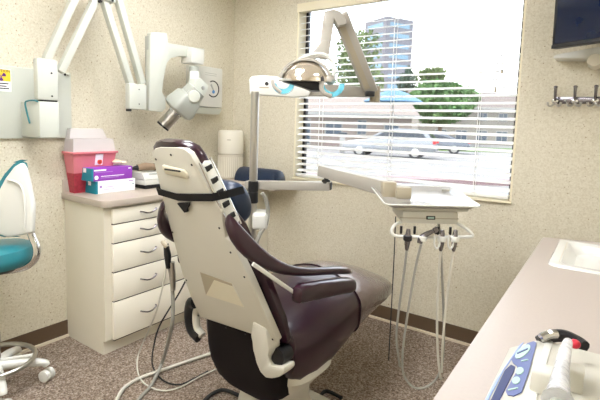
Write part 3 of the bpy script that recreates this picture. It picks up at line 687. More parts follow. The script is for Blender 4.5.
# ------------------------------------------------------------------ delivery unit
du = thing('delivery_unit', 'putty coloured dental delivery arm holding the control head and its hanging hoses', 'dental delivery unit', (pxy.x, pxy.y, P(254, 187, 2.62).z))
b0 = Vector((pxy.x, pxy.y, P(254, 186.5, 2.62).z)); b1 = P(331, 186, 2.52)
dirb = (b1 - b0).normalized()
MB().bar(b0 + dpt * .055 - dirb * .05, b1, .06, .05, bev=.006).build('lower_arm', MARMG, du)
MB().box(b0 + dpt * .03 - CZv * .03, (.04, .03, .02), rotz(math.atan2(dirb.y, dirb.x))).build('arm_clamp', MENAM, du)
MB().box(b1, (.004, .05, .04), rotz(math.atan2(dirb.y, dirb.x))).build('arm_end_cap', MRUB, du)
MB().lathe(P(326, 181, 2.52), [(.024, -.012), (.024, .004), (.012, .01), (.01, .045)], 20).build('arm_pivot', MRUB, du)
c0 = P(321, 170.5, 2.52); c1 = P(392, 190, 2.16)
MB().bar(c0, c1, .055, .06, bev=.005, h2=.075).build('flex_arm', MARMG, du)
cen = P(388.5, 189, 2.13)
rz = math.atan2(R_.y, R_.x)
MB().box(cen, (.065, .06, .075), rotz(rz), bev=.006).build('knuckle', MPUTTYD, du)
MB().box(P(403, 192.5, 2.10), (.07, .05, .055), rotz(rz), bev=.006).build('knuckle', MPUTTYD, du)
# tray frame orientation: right = TR, away = TD
TR = Vector((R_.x, R_.y, 0)).normalized(); TR = rotz(math.radians(2)) @ TR; TD = Vector((-TR.y, TR.x, 0)); TDt = (TD + CZv * .10).normalized()
t0 = P(436, 206, 1.93)            # middle of the tray front edge
def T(a, b, c=0): return t0 + TR * a + TDt * b + CZv * c
Z0 = 0
hdp = MB().prism([T(-.165, .03, -.02), T(.155, .03, -.02), T(.165, .06, -.02), T(.165, .28, -.02), T(-.175, .28, -.02), T(-.175, .06, -.02)], (0, 0, -.012), bev=.003).build('tray_holder', MPUTTY, du)
bx = MB().prism([T(-.135, .03, -.034), T(.112, .03, -.034), T(.112, .22, -.034), T(-.135, .22, -.034)], (0, 0, -.055), bev=.006).build('control_head', MPUTTY, du)
MB().prism([T(-.145, .028, -.062), T(.115, .028, -.062), T(.115, .034, -.062), T(-.145, .034, -.062)], (0, 0, -.003)).build('front_groove', MPUTTYD, du)
MB().prism([T(-.03, .026, -.053), T(.01, .026, -.053), T(.01, .034, -.053), T(-.03, .034, -.053)], (0, 0, -.016), bev=.002).build('gauge_window', MRUB, du)
MB().prism([T(-.024, .0245, -.056), T(.004, .0245, -.056), T(.004, .03, -.056), T(-.024, .03, -.056)], (0, 0, -.008)).build('gauge_face', MMINT, du)
MB().prism([T(-.13, .2, -.036), T(.1, .2, -.036), T(.1, .06, -.036), T(-.13, .06, -.036)], (0, 0, .008)).build('head_neck', MBLACK, du)
hz_ = -.138
MB().tube([T(-.125, .06, -.09), T(-.165, .03, -.095), T(-.182, .02, -.12), T(-.17, .015, hz_), T(-.13, .012, hz_ - .003), T(0, .012, hz_ - .003), T(.11, .012, hz_), T(.168, .018, hz_), T(.176, .02, hz_ + .01), T(.15, .035, -.105), T(.115, .06, -.09)], .007, 10, step=5).build('holder_rail', MENAM, du)
# handpieces and their hoses
def hp_hose(a, pts, thick, kind):
    hs = MB().tube([T(*p) for p in pts], thick, 8).build('handpiece_hose', MHOSE if kind != 1 else MHOSEW, du)
    hp = MB()
    if kind == 2:
        hp.tube([T(a - .012, .0, -.165), T(a - .005, .0, -.14), T(a + .02, -.004, -.12), T(a + .05, -.006, -.105)], [.012, .013, .011, .008], 10)
        hp.tube([T(a + .045, -.006, -.107), T(a + .062, -.007, -.098)], [.013, .011], 10, False)
    else:
        hp.tube([T(a, .006, -.2), T(a, .004, -.17), T(a, .002, -.14), T(a + .003, .006, -.105)], [.006, .012, .013, .008], 10)
    hp.build('handpiece', MGUN if kind != 3 else MBLACK, hs)
    MB().lathe(T(a, .002, hz_ - .006), [(.016, -.012), (.019, -.008), (.019, .008), (.016, .012)], 16).build('holder_ring', MENAM if kind else MBLACK, hs)
hp_hose(-.115, [(-.115, .006, -.2), (-.12, .01, -.3), (-.13, .03, -.5), (-.13, .04, -.62), (-.112, .05, -.72), (-.1, .06, -.77)], .0055, 0)
hp_hose(-.05, [(-.055, .0, -.17), (-.07, .0, -.25), (-.085, .01, -.4), (-.1, .02, -.6), (-.1, .03, -.72), (-.085, .04, -.8), (-.04, .045, -.855), (.01, .05, -.865), (.06, .05, -.83), (.09, .05, -.75), (.09, .05, -.6), (.075, .06, -.4), (.06, .08, -.2), (.05, .1, -.1)], .0055, 2)
hp_hose(.035, [(.035, .006, -.2), (.035, .01, -.3), (.042, .02, -.5), (.06, .03, -.68), (.082, .04, -.8), (.09, .05, -.815)], .0055, 1)
hp_hose(.092, [(.092, .006, -.2), (.085, .01, -.3), (.078, .02, -.5), (.08, .03, -.66), (.088, .04, -.78)], .0055, 1)
for a in (.005, .065):
    MB().tube([T(a, .0, -.125), T(a - .004, -.004, -.165), T(a + .008, -.006, -.185), T(a + .02, -.004, -.165), T(a + .018, 0, -.125)], .004, 8).build('holder_loop', MENAM, du)
MB().tube([T(-.147, .1, -.08), T(-.147, .09, -.3), T(-.15, .08, -.6), T(-.155, .06, -.74)], .0028, 6).build('thin_cable', MRUB, du)
for a in (-.135, -.075, .02, .03, .085):
    MB().lathe(T(a, .04, -.104), [(.006, 0), (.006, -.03), (.003, -.036)], 8).build('coupling', MBLACK, du)
# tray
ty = thing('instrument_tray', 'empty glossy white rimmed tray lying on the delivery unit head', 'tray', T(0, .15, -.02))
def rrect(a0, a1, b0, b1, r, c):
    out = []
    for (ca, cb, s) in ((a1 - r, b0 + r, -PI / 2), (a1 - r, b1 - r, 0), (a0 + r, b1 - r, PI / 2), (a0 + r, b0 + r, PI)):
        for k in range(5): a = s + PI / 2 * k / 4; out.append(T(ca + r * math.cos(a), cb + r * math.sin(a), c))
    return out
tm = MB()
TA0, TA1, TB0, TB1 = -.222, .2, -.005, .36
tm.rings([rrect(TA0 + .03, TA1 - .03, TB0 + .03, TB1 - .03, .02, -.019), rrect(TA0 + .008, TA1 - .008, TB0 + .008, TB1 - .008, .03, -.004), rrect(TA0, TA1, TB0, TB1, .03, .0), rrect(TA0, TA1, TB0, TB1, .03, .004), rrect(TA0 + .01, TA1 - .01, TB0 + .01, TB1 - .01, .028, .003), rrect(TA0 + .034, TA1 - .034, TB0 + .034, TB1 - .034, .018, -.013)])
tm.build('tray_pan', MTRAY, ty)
MB().tube(rrect(TA0, TA1, TB0, TB1, .03, .002) + rrect(TA0, TA1, TB0, TB1, .03, .002)[:1], .0035, 6, False).build('tray_rim', MENAM, ty)
tw = MB().box(T(.145, .29, .001), (.04, .014, .014), rotz(rz), bev=.004)
tag(tw.build('metal_clip', MSTEEL), 'small silver clip lying in the far corner of the white tray', 'clip')

# ------------------------------------------------------------------ hoses on the left of the chair and on the floor
def fl(x, y, z=.011): return W(x, y, 2, z)
hp1 = P(168, 262, 2.05)
su = thing('suction_hose', 'grey suction hose hanging from a black holder beside the chair back down to the carpet', 'hose', (fl(158, 385).x, fl(158, 385).y, 0))
MB().tube([P(168.5, 263, 2.1), P(172, 285, 2.12), P(173, 310, 2.14), P(171, 330, 2.18), fl(163, 360, .06), fl(152, 384, .014), fl(140, 398), fl(128, 412)], .009, 10).build('hose', MHOSE, su)
MB().tube([P(166, 244, 2.08), P(167.5, 255, 2.09), P(168.5, 268, 2.1)], [.012, .017, .012], 10).build('suction_valve', MBLACK, su)
MB().tube([P(172, 262, 2.1), P(173, 276, 2.11), P(173, 290, 2.12)], .013, 10).build('valve_sleeve', MSTEEL, su)
MB().bar(P(162.5, 241, 2.08), P(167, 247, 2.07), .022, .014, bev=.003).build('holder_arm', MPUTTYD, su)
h2 = MB().tube([P(167, 264, 2.13), P(163, 285, 2.16), P(155, 315, 2.22), fl(142, 345, .12), fl(137, 362, .03), fl(141, 380), fl(158, 390), fl(178, 388), fl(205, 374), fl(225, 366)], .0042, 8)
tag(h2.build('air_hose', MHOSEW), 'thin pale hose looping from the black suction holder across the carpet to the chair', 'hose', 'hoses and cables on the carpet')
h3 = MB().tube([fl(112, 415, .012), fl(117, 400, .012), fl(124, 388, .012), fl(140, 378, .012), fl(165, 369, .012), fl(200, 357, .012), fl(225, 349, .012)], .0095, 10)
tag(h3.build('floor_hose', MHOSEW), 'thick white hose lying on the carpet and running under the dental chair', 'hose', 'hoses and cables on the carpet')
h4 = MB().tube([fl(208, 371), fl(195, 378), fl(180, 384.5), fl(166, 382), fl(156, 373), fl(152, 362, .03), P(154, 345, 2.28), P(160, 325, 2.25), P(178, 295, 2.16), P(186, 280, 2.12), P(192, 268, 2.1)], .004, 8)
tag(h4.build('black_cable', MRUB), 'thin dark cable curling over the carpet and up behind the cream chair back', 'cable', 'hoses and cables on the carpet')
h5 = MB().tube([fl(203, 402), fl(212, 394, .012), fl(224, 390, .012), fl(240, 396)], .009, 8)
tag(h5.build('floor_cable', MRUB), 'short dark cable lying on the carpet under the rear of the chair', 'cable', 'hoses and cables on the carpet')
h6 = MB().tube([P(262, 193, 2.6), P(266, 200, 2.62), P(268, 212, 2.63), P(266, 224, 2.62), P(259, 236, 2.6), P(256, 250, 2.6), P(256, 290, 2.6)], .012, 10)
tag(h6.build('post_hose', MHOSE), 'grey hose bowing out from the silver post beneath the delivery arm', 'hose', 'hoses and cables on the carpet')
h7 = MB().tube([fl(342, 398), fl(326, 391, .012), fl(320, 401), fl(334, 412)], .009, 8)

tag(h7.build('foot_control_cable', MRUB), 'dark cable curled on the carpet at the right of the chair pedestal', 'cable', 'hoses and cables on the carpet')

# ------------------------------------------------------------------ stool
sc0 = P(-10, 254, 2.2); fx0 = Vector((sc0.x, sc0.y, 0))
so = thing('operator_stool', 'teal operator stool with white back shell beside the left wall', 'stool', fx0)
ux = Vector((R_.x, R_.y, 0)).normalized(); uy = dpt
def S(a, b, c): return fx0 + ux * a + uy * b + CZv * c     # a to the picture's right, b away
sz = sc0.z
rr = []
for dz, r in ((-.055, .14), (-.05, .175), (-.03, .192), (0, .198), (.025, .188), (.04, .15), (.043, .08)):
    rr.append([S(r * math.cos(t), r * math.sin(t), sz + dz + (.012 * (math.cos(t)) if dz > 0 else 0)) for t in [2 * PI * k / 32 for k in range(32)]])
MB().rings(rr).build('seat', MTEAL, so)
MB().lathe(S(0, 0, 0), [(.13, sz - .075), (.15, sz - .056)], 28).build('seat_pan', MBLACK, so)
MB().lathe(S(0, 0, 0), [(.03, .1), (.03, .3), (.022, .3), (.022, sz - .07)], 20).build('gas_column', MCHROME, so)
# back: outline in a vertical plane turned to face the seat
bo_ = [(36, 232), (37, 205), (35, 193), (32.5, 181), (29, 168), (25, 162), (18, 166), (9, 178), (0, 195), (-8, 212), (-8, 224), (0, 232), (12, 236), (24, 234)]
bp_ = [P(x, y, 2.19) for x, y in bo_]
MB().prism(bp_, -uy * .035 + ux * -.0, bev=.012, seg=3).build('back_shell', MENAM, so)
pd = [P(x, y, 2.19) + uy * .035 for x, y in [(30, 232), (31, 205), (28, 180), (24, 160.5), (17, 163), (7, 174), (-3, 190), (-14, 212), (-14, 230), (0, 236), (14, 239)]]
MB().prism(pd, uy * .06 - ux * .04 - uy * .065, bev=.014, seg=3).build('back_pad', MTEAL, so)
MB().tube([P(8, 180, 2.15), P(18, 183, 2.147), P(23, 192, 2.147), P(25, 215, 2.147), P(24, 230, 2.15)], .006, 8).build('shell_rib', MENAM, so)
MB().tube([P(29, 226, 2.19), P(32, 236, 2.2), P(36.5, 248, 2.2), P(35, 259, 2.2), P(26, 267, 2.2), P(10, 271, 2.2), P(-10, 272, 2.2)], .013, 10, flat=1.4).build('back_support_bar', MCHROME, so)
rr = []
fr_z = W(30, 350, 2, .23).z
rc_ = S(0, 0, .15)
MB().tube([rc_ + ux * .178 * math.cos(t) + uy * .178 * math.sin(t) for t in [2 * PI * k / 40 for k in range(41)]], .012, 10, False).build('foot_ring', MSTEEL, so)
cas = fl(47, 380, 0)
ang0 = math.atan2((cas - fx0).dot(uy), (cas - fx0).dot(ux)); cr = (cas - fx0).length
for k in range(5):
    a = ang0 + k * 2 * PI / 5; d = ux * math.cos(a) + uy * math.sin(a)
    lg = MB().tube([S(0, 0, .125), S(0, 0, .12) + d * cr * .5, S(0, 0, .1) + d * cr * .93, S(0, 0, .082) + d * cr], [.032, .026, .02, .018], 12, flat=.9).build('base_leg', MENAM, so)
    cw_ = S(0, 0, .03) + d * cr; side = ux * math.cos(a + .9) + uy * math.sin(a + .9)
    MB().lathe(cw_, [(.02, -.03), (.03, -.026), (.03, -.006), (.014, -.004), (.014, .004), (.03, .006), (.03, .026), (.02, .03)], 20, axis=side).build('caster', MENAM, lg)
    if k % 2 == 0: MB().tube([rc_ + d * .0, rc_ + d * .178], .009, 8, False).build('ring_spoke', MENAM, so)

# ------------------------------------------------------------------ right hand counter with sink
KZ = .90
kx0 = -.224
k1, k2 = W(546, 236, 2, KZ), W(600, 241.8, 2, KZ)
yk = 2.32
kc = thing('sink_counter', 'pale beige counter with an inset white sink along the right side', 'counter', (.2, 1.4, 0))
sxa, sxb, sya, syb = -.156, .40, 1.815, 2.275
def rr2(x0, x1, y0, y1, r, z, n=5):
    out = []
    for (cx_, cy_, s) in ((x1 - r, y0 + r, -PI / 2), (x1 - r, y1 - r, 0), (x0 + r, y1 - r, PI / 2), (x0 + r, y0 + r, PI)):
        for k in range(n): a = s + PI / 2 * k / (n - 1); out.append(Vector((cx_ + r * math.cos(a), cy_ + r * math.sin(a), z)))
    return out
# counter top with a sink hole: strips around the basin
t_ = MB()
yend = lambda x: 2.318 + (x - kx0) * .30
t_.prism([(kx0, .35, KZ - .04), (RX - .004, .35, KZ - .04), (RX - .004, sya + .02, KZ - .04), (kx0, sya + .02, KZ - .04)], (0, 0, .04))
t_.prism([(kx0, sya + .02, KZ - .04), (sxa + .02, sya + .02, KZ - .04), (sxa + .02, syb - .02, KZ - .04), (kx0, syb - .02, KZ - .04)], (0, 0, .04))
t_.prism([(sxb - .02, sya + .02, KZ - .04), (RX - .004, sya + .02, KZ - .04), (RX - .004, syb - .02, KZ - .04), (sxb - .02, syb - .02, KZ - .04)], (0, 0, .04))
t_.prism([(kx0, syb - .02, KZ - .04), (RX - .004, syb - .02, KZ - .04), (RX - .004, yend(RX), KZ - .04)] + [(kx0 + .03, yend(kx0), KZ - .04), (kx0 + .012, yend(kx0) - .006, KZ - .04), (kx0 + .002, yend(kx0) - .02, KZ - .04)] + [(kx0, yend(kx0) - .04, KZ - .04)], (0, 0, .04))
t_.build('counter_top', MLAM, kc)
MB().box(((kx0 + .03 + RX) / 2, (.38 + 2.28) / 2, (KZ - .04 + .1) / 2), (RX - kx0 - .04, 1.88, KZ - .14 - .005)).build('base_cabinet', MCAB, kc)
MB().box(((kx0 + .09 + RX) / 2, (.38 + 2.26) / 2, .05), (RX - kx0 - .1, 1.86, .1)).build('toe_kick', MCAB, kc)
sk = thing('sink', 'white rectangular basin set into the beige counter', 'sink', ((sxa + sxb) / 2, (sya + syb) / 2, KZ - .15))
s_ = MB()
s_.rings([rr2(sxa, sxb, sya, syb, .035, KZ + .001), rr2(sxa + .004, sxb - .004, sya + .004, syb - .004, .033, KZ + .010), rr2(sxa + .04, sxb - .04, sya + .028, syb - .028, .03, KZ + .011), rr2(sxa + .055, sxb - .06, sya + .045, syb - .045, .05, KZ - .004), rr2(sxa + .075, sxb - .075, sya + .06, syb - .06, .05, KZ - .03), rr2(sxa + .1, sxb - .1, sya + .08, syb - .08, .05, KZ - .036)], cap=False)
f0 = [v for v in s_.bm.verts][-20:]; s_.bm.faces.new(f0)
s_.build('basin', mat('white_sink_enamel', (222, 222, 216), .2, var=.01, coat=.4), sk, recalc=False)
MB().tube([(sxa + .034, sya + .05, KZ + .0105), (sxa + .034, syb - .05, KZ + .0105)], .0016, 6, False).build('rim_line', MPUTTYD, sk)

# scaler unit on the counter
dz0 = KZ
top = .99
xa = W(503, 372, 2, .955).x
pA = W(548, 340, 2, top); yb_ = pA.y
xr = W(536, 370, 2, top).x
su2 = thing('ultrasonic_scaler', 'cream dental scaler box with slate blue control panel on the beige counter', 'dental device', ((xa + .2) / 2, yb_ - .15, KZ))
yA = .52
prof = [(xa - .012, KZ + .002), (xa - .008, .955), (xr - .012, top - .004), (xr, top), (.24, top), (.25, top - .01), (.25, KZ + .002)]
MB().prism([(x, yA, z) for x, z in prof], (0, yb_ - yA, 0), bev=.004).build('casing', mat('cream_device_plastic', (192, 189, 176), .4), su2)
MB().box((xr + .006, (yA + yb_) / 2, top + .0005), (.012, yb_ - yA - .01, .003), bev=.001).build('top_ridge', MENAM, su2)
# sloped control panel coordinates: s along y, t across slope
sa = Vector((xa - .008, 0, .955)); sb_ = Vector((xr - .012, 0, top - .004)); nn = Vector((-(sb_.z - sa.z), 0, sb_.x - sa.x)).normalized()
def Sp(t, y, h=.001): return Vector((0, y, 0)) + sa + (sb_ - sa) * t + nn * h
def panel(pts, m_, nm, h=.0005, th=.0015, par=su2): return MB().prism([Sp(t, y, h) for t, y in pts], nn * th).build(nm, m_, par)
L0 = yb_
def Q(x, y, h=.001):                      # a point of the sloped face
    d = ray(x, y); return EYE + d * ((sa - EYE).dot(nn) / d.dot(nn)) + nn * h
def facet(px, m_, nm, par, h=.0006, th=.0012): return MB().prism([Q(x, y, h) for x, y in px], nn * th).build(nm, m_, par)
pn = facet([(537, 343.5), (534, 342), (528, 344), (518, 352), (512, 361), (513.5, 364), (517.5, 367), (518, 371), (506, 392), (508, 396), (514, 397), (522, 393), (529.5, 372)], MBLUE, 'control_panel', su2)
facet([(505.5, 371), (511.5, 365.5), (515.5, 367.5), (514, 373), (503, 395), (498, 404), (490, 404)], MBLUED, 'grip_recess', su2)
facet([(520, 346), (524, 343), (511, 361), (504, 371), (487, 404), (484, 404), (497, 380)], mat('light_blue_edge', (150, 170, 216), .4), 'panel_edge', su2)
def oval(cx, cy, rx, ry, rot, m_, nm, par, h=.002):
    c, s2 = math.cos(rot), math.sin(rot)
    return facet([(cx + rx * math.cos(a) * c - ry * math.sin(a) * s2, cy + rx * math.cos(a) * s2 + ry * math.sin(a) * c) for a in [2 * PI * k / 20 for k in range(20)]], m_, nm, par, h)
oval(523.5, 353, 9.5, 4.2, -.72, MMINT, 'dial_face', pn); oval(520.5, 372.5, 4.2, 3.4, -.6, MMINT, 'round_button', pn); oval(517, 382, 4.2, 3.4, -.6, MMINT, 'round_button', pn)
facet([(518, 355), (529, 350), (529.2, 351), (518.4, 356)], MBLUE, 'dial_hand', pn, .0035)
facet([(522, 362), (529, 360.5), (528.8, 361.5), (522, 363)], MMINT, 'printed_line', pn, .002)
facet([(509, 391), (519, 389), (518.6, 390.2), (509, 392.2)], MMINT, 'printed_line', pn, .002)
# rear cable cover and barrier wrapped handpiece in its holder
cc = W(563, 337, 2, top)
MB().tube([W(540, 342, 2, top - .005), W(548, 337, 2, top + .004), W(563, 336, 2, top + .006), W(577, 342, 2, top + .002), W(584, 347, 2, top - .0)], .012, 10).build('coiled_cord', MBLACK, su2)
MB().tube([W(541, 338, 2, top + .008), W(549, 334.5, 2, top + .014), W(556, 334, 2, top + .014)], .008, 8).build('cord_sleeve', MCHROME, su2)
hb = W(556, 398, 2, top)
for px_, yy_ in ((543, 386), (573, 384)):
    c_ = W(px_, yy_, 2, top)
    hl = MB().prism([(c_.x - .016, c_.y - .03, top), (c_.x - .016, c_.y + .03, top), (c_.x - .016, c_.y + .025, top + .018), (c_.x - .016, c_.y + .005, top + .034), (c_.x - .016, c_.y - .02, top + .03)], (.03, 0, 0), bev=.004).build('handpiece_holder', MPUTTY, su2)
hpz = thing('wrapped_handpiece', 'scaler handpiece in a clear plastic barrier sleeve with a red tip', 'handpiece', W(556, 385, 2, top + .02))
pa, pb, pc_ = W(558, 402, 2, top + .045), W(562, 367, 2, top + .05), W(568, 342, 2, top + .05)
MB().tube([pa, W(559, 390, 2, top + .047), pb, W(565, 352, 2, top + .052), pc_], [.02, .014, .010, .009, .007], 12).build('barrier_sleeve', MPLASTICBAG, hpz)
MB().tube([pa + Vector((0, -.03, -.005)), pb + Vector((0, 0, -.002))], [.010, .007], 10, False).build('handpiece_body', MXGREY, hpz)
MB().ball(W(575, 344, 2, top + .03), .010, 2, (.9, 1, .8)).build('red_cap', mat('red_plastic', (188, 28, 50), .35), hpz)

# ------------------------------------------------------------------ screen and hooks on the back wall
tv = thing('television', 'black flat screen angled out from the back wall above the coat hooks', 'screen', P(600, 20, 2.2))
tl = P(551.5, 49, 2.25)
dv_ = Vector((math.cos(-.49), math.sin(-.49), 0)); nv = Vector((math.sin(-.49), -math.cos(-.49), 0)); 
upv = (Vector((0, 0, 1)) - nv * -.02).normalized()
def V(a, b, c=0): return tl + dv_ * a + upv * b + nv * c
MB().prism([V(0, 0), V(.72, 0), V(.72, .43), V(0, .43)], -nv * .035, bev=.005).build('casing', MBLACK, tv)
MB().prism([V(.016, .022, .0015), V(.704, .022, .0015), V(.704, .418, .0015), V(.016, .418, .0015)], -nv * .003).build('display', MSCREEN, tv)
MB().prism([V(0, .0, .004), V(.72, .0, .004), V(.72, .018, .003), V(0, .018, .003)], -nv * .01, bev=.002).build('bezel', MBLACK, tv)
MB().bar(V(.36, .2, -.03), (V(.36, .2, -.03).x, BY, V(.36, .2).z), .06, .1).build('wall_bracket', MBLACK, tv)
sh = thing('wall_shelf', 'white tapered shelf arm on the back wall under the screen', 'shelf', W(600, 55, 1, BY - .05))
MB().prism([W(x, y, 1, 2.79) for x, y in ((552.5, 57), (556, 54.5), (575, 51), (600, 46.5), (625, 42), (640, 42), (640, 60), (600, 58.5), (556, 58.5))], (0, .126, 0), bev=.006).build('shelf_board', MENAM, sh)
MB().lathe(W(594.5, 60, 1, 2.765), [(.03, 0), (.034, .01), (.034, .14)], 24, axis=(0, 1, 0)).build('round_cap', MIVORY, sh)
hr = thing('coat_hook_rail', 'dark metal rail of silver coat hooks on the back wall', 'coat rack', W(577, 101, 1, BY))
xL, xR = W(554, 100, 1, BY).x, .17
zr = W(565, 100.5, 1, BY).z
MB().box(((xL + xR) / 2, BY - .005, zr), (xR - xL, .01, .038), bev=.002).build('rail', MGUN, hr)
hx_ = xL + .008
while hx_ < xR:
    hk_ = MB().lathe((hx_, BY - .01, zr - .004), [(.016, 0), (.016, .012), (.008, .016)], 16, axis=(0, -1, 0)).build('hook', MCHROME, hr)
    MB().tube([(hx_, BY - .02, zr), (hx_, BY - .04, zr + .02), (hx_, BY - .05, zr + .06), (hx_, BY - .045, zr + .072)], [.007, .007, .008, .011], 8).build('upper_prong', MGUN, hk_)
    for s in (-1, 1): MB().tube([(hx_, BY - .02, zr - .012), (hx_ + s * .014, BY - .035, zr - .03), (hx_ + s * .028, BY - .05, zr - .03), (hx_ + s * .032, BY - .052, zr - .012)], .006, 8).build('lower_prong', MSTEEL, hk_)
    hx_ += .094
MB().lathe((xL + .055, BY - .01, zr), [(.005, 0), (.005, .003)], 10, axis=(0, -1, 0)).build('rail_screw', MENAM, hr)

# ------------------------------------------------------------------ outdoors
GZ = -.16
MASPH = mat('pale_asphalt', (114, 112, 111), .9, var=.08, nscale=.6)
MCONC = mat('pale_concrete', (129, 126, 121), .9, var=.05, nscale=1)
MGRASS = mat('green_lawn', (65, 96, 30), .9, var=.2, nscale=3)
MSTUC = mat('pale_stucco', (132, 120, 112), .9)
MSTUC2 = mat('cream_siding', (125, 120, 112), .9)
MROOF = mat('grey_brown_shingle', (98, 89, 85), .9, var=.15, nscale=6)
MROOF2 = mat('pinkish_shingle', (120, 110, 104), .9, var=.1, nscale=6)
MWIN = mat('dark_window_pane', (61, 73, 85), .15)
MTRIM = mat('white_trim_paint', (140, 139, 135), .6)
MSILV = mat('silver_car_paint', (120, 123, 126), .25, .3, coat=.6)
MSILV2 = mat('grey_car_paint', (87, 92, 100), .25, .3, coat=.6)
MCARG = mat('tinted_car_glass', (34, 42, 51), .08)
MTYRE = mat('tyre_rubber', (38, 38, 42), .8)
MTAIL = mat('red_tail_lamp', (200, 30, 40), .25)
MLEAF1 = mat('bright_green_leaves', (75, 105, 58), .8, var=.4, nscale=2)
MLEAF2 = mat('dark_green_leaves', (58, 76, 60), .8, var=.35, nscale=2)
MLEAF3 = mat('yellow_green_leaves', (89, 104, 60), .8, var=.4, nscale=2)
MTRUNK = mat('brown_bark', (110, 92, 78), .9)
MCANVAS = mat('pale_blue_canvas', (64, 100, 125), .7)
MTOWER = mat('grey_concrete_cladding', (93, 91, 95), .8)
MTGLASS = mat('sky_blue_glazing', (87, 114, 128), .3)
def grd(x, t): p = P(x, 127, t); return Vector((p.x, p.y, GZ))
o = MB().box((-20, BY + .3 + 60, GZ - .05), (160, 120, .1)).build('parking_lot', MASPH); tag(o, 'pale asphalt car park outside the window', 'ground'); struct(o)
gd = Vector((R_.x, R_.y, 0)).normalized(); fdir = dpt
def gbox(x0p, x1p, t0, t1, z0, z1, m_, nm, par=None):
    a = grd(x0p, t0); b = grd(x1p, t0); c = grd(x1p, t1); d = grd(x0p, t1)
    return MB().prism([Vector((p.x, p.y, z0)) for p in (a, b, c, d)], (0, 0, z1 - z0)).build(nm, m_, par)
o = gbox(440, 560, 32, 40, GZ, GZ + .03, MGRASS, 'lawn'); struct(o)
o = gbox(250, 560, 12.5, 13.2, GZ, GZ + .12, mat('dull_red_kerb', (122, 101, 101), .9), 'kerb'); struct(o)
# buildings facing the viewer
def bld(nm, label, ctr, rot, wdt, dep, hgt, roof_h, mw, mr, wins, ov=.5):
    q = rotz(rot); t = thing(nm, label, 'building', ctr)
    def B(a, b, c): return ctr + q @ Vector((a, b, 0)) + CZv * c
    MB().box(B(0, 0, hgt / 2), (wdt, dep, hgt), q).build('wall', mw, t)
    rr = [[B(-wdt / 2 - ov, -dep / 2 - ov, hgt), B(-wdt / 2 - ov, dep / 2 + ov, hgt), B(-wdt / 2 - ov, 0, hgt + roof_h)], [B(wdt / 2 + ov, -dep / 2 - ov, hgt), B(wdt / 2 + ov, dep / 2 + ov, hgt), B(wdt / 2 + ov, 0, hgt + roof_h)]]
    MB().rings(rr).build('roof', mr, t)
    MB().box(B(0, -dep / 2 - ov, hgt + .02), (wdt + 2 * ov, .06, .22), q).build('fascia', MTRIM, t)
    for (a, c, ww, hh) in wins:
        f = MB().box(B(a, -dep / 2 - .02, c), (ww, .08, hh), q).build('window', MTRIM, t)
        MB().box(B(a - ww * .23, -dep / 2 - .06, c), (ww * .4, .04, hh * .86), q).box(B(a + ww * .23, -dep / 2 - .06, c), (ww * .4, .04, hh * .86), q).build('pane', MWIN, f)
rA = rz
cA = grd(338, 34); 
bld('office_building', 'pale pink low office building with hipped roof across the car park on the left', cA + Vector((0, 0, 0)), rA + .25, 9.6, 5, 2.35, 1.9, MSTUC, MROOF2, [(-3.4, 1.1, 1.1, 1.8), (-1.2, 1.4, 1.3, 1.0), (.9, 1.5, .7, 1.1), (3.2, 1.2, 1.2, 1.2)])
cB = grd(505, 52)
bld('apartment_building', 'long two storey cream apartment building behind the lawn on the right', cB, rA, 22, 7, 3.9, 2.0, MSTUC2, MROOF, [(-8.5 + 2.2 * k, 3.0, 1.0, .9) for k in range(8)] + [(-8.5 + 2.2 * k, .95, 1.3, 1.2) for k in range(8)])
# tower
tc_ = grd(384, 150); tw_ = thing('office_tower', 'tall grey office tower with blue glazed bands far behind the trees', 'tower', tc_)
q = rotz(rA + .5)
hgt = P(384, 24, 150).z - GZ
MB().box(tc_ + CZv * hgt / 2, (11, 11, hgt), q).build('wall', MTOWER, tw_)
for k in range(11):
    MB().box(tc_ + CZv * (hgt - 2.2 - k * 3.2), (11.1, 8, 1.3), q).box(tc_ + CZv * (hgt - 2.2 - k * 3.2), (8, 11.1, 1.3), q).build('window', MTGLASS, tw_)
# trees
def tree(label, base, hgt, crown, rad, m_, n, leaf, squash=1, nm='leafy_tree'):
    t = thing(nm, label, 'tree', base, 'trees beyond the car park')
    MB().tube([base, base + CZv * (hgt * .35), base + CZv * hgt * .8], [.03 * hgt + .05, .02 * hgt + .04, .02], 8).build('trunk', MTRUNK, t)
    b = MB(); bm = b.bm; blobs = []
    for k in range(14):
        v = Vector((random.gauss(0, 1), random.gauss(0, 1), random.gauss(0, 1))).normalized() * rad * random.uniform(.25, .62)
        blobs.append((base + CZv * crown + Vector((v.x, v.y, v.z * squash)), rad * random.uniform(.3, .45)))
    for k in range(n):
        c, r = random.choice(blobs)
        v = Vector((random.gauss(0, 1), random.gauss(0, 1), random.gauss(0, 1))).normalized() * r * random.uniform(.7, 1.05)
        p = c + Vector((v.x, v.y, v.z * squash)); e = Euler((random.uniform(0, 6), random.uniform(0, 6), random.uniform(0, 6))).to_matrix()
        s = leaf * random.uniform(.6, 1.2)
        bm.faces.new([bm.verts.new(p + e @ Vector(w_)) for w_ in ((-s, 0, 0), (0, -s * .6, .1 * s), (s, 0, 0), (0, s * .6, .1 * s))])
    b.build('foliage', m_, t, smooth=0)
tree('large rounded bright green tree beyond the parked cars', grd(440, 42), 6.5, 4.1, 4.5, MLEAF1, 6500, .3, .66)
tree('narrow dark conifer rising beside the tower', grd(405, 60), 11, 7.4, 1.7, MLEAF2, 900, .25, 1.7, 'conifer_tree')
tree('loose olive green tree behind the rounded bright tree', grd(430, 62), 9, 8.6, 3.2, MLEAF3, 900, .3, .5)
tree('pale yellow green tree in front of the tower', grd(356, 60), 13, 8.6, 5.2, MLEAF3, 3000, .32, 1.1)
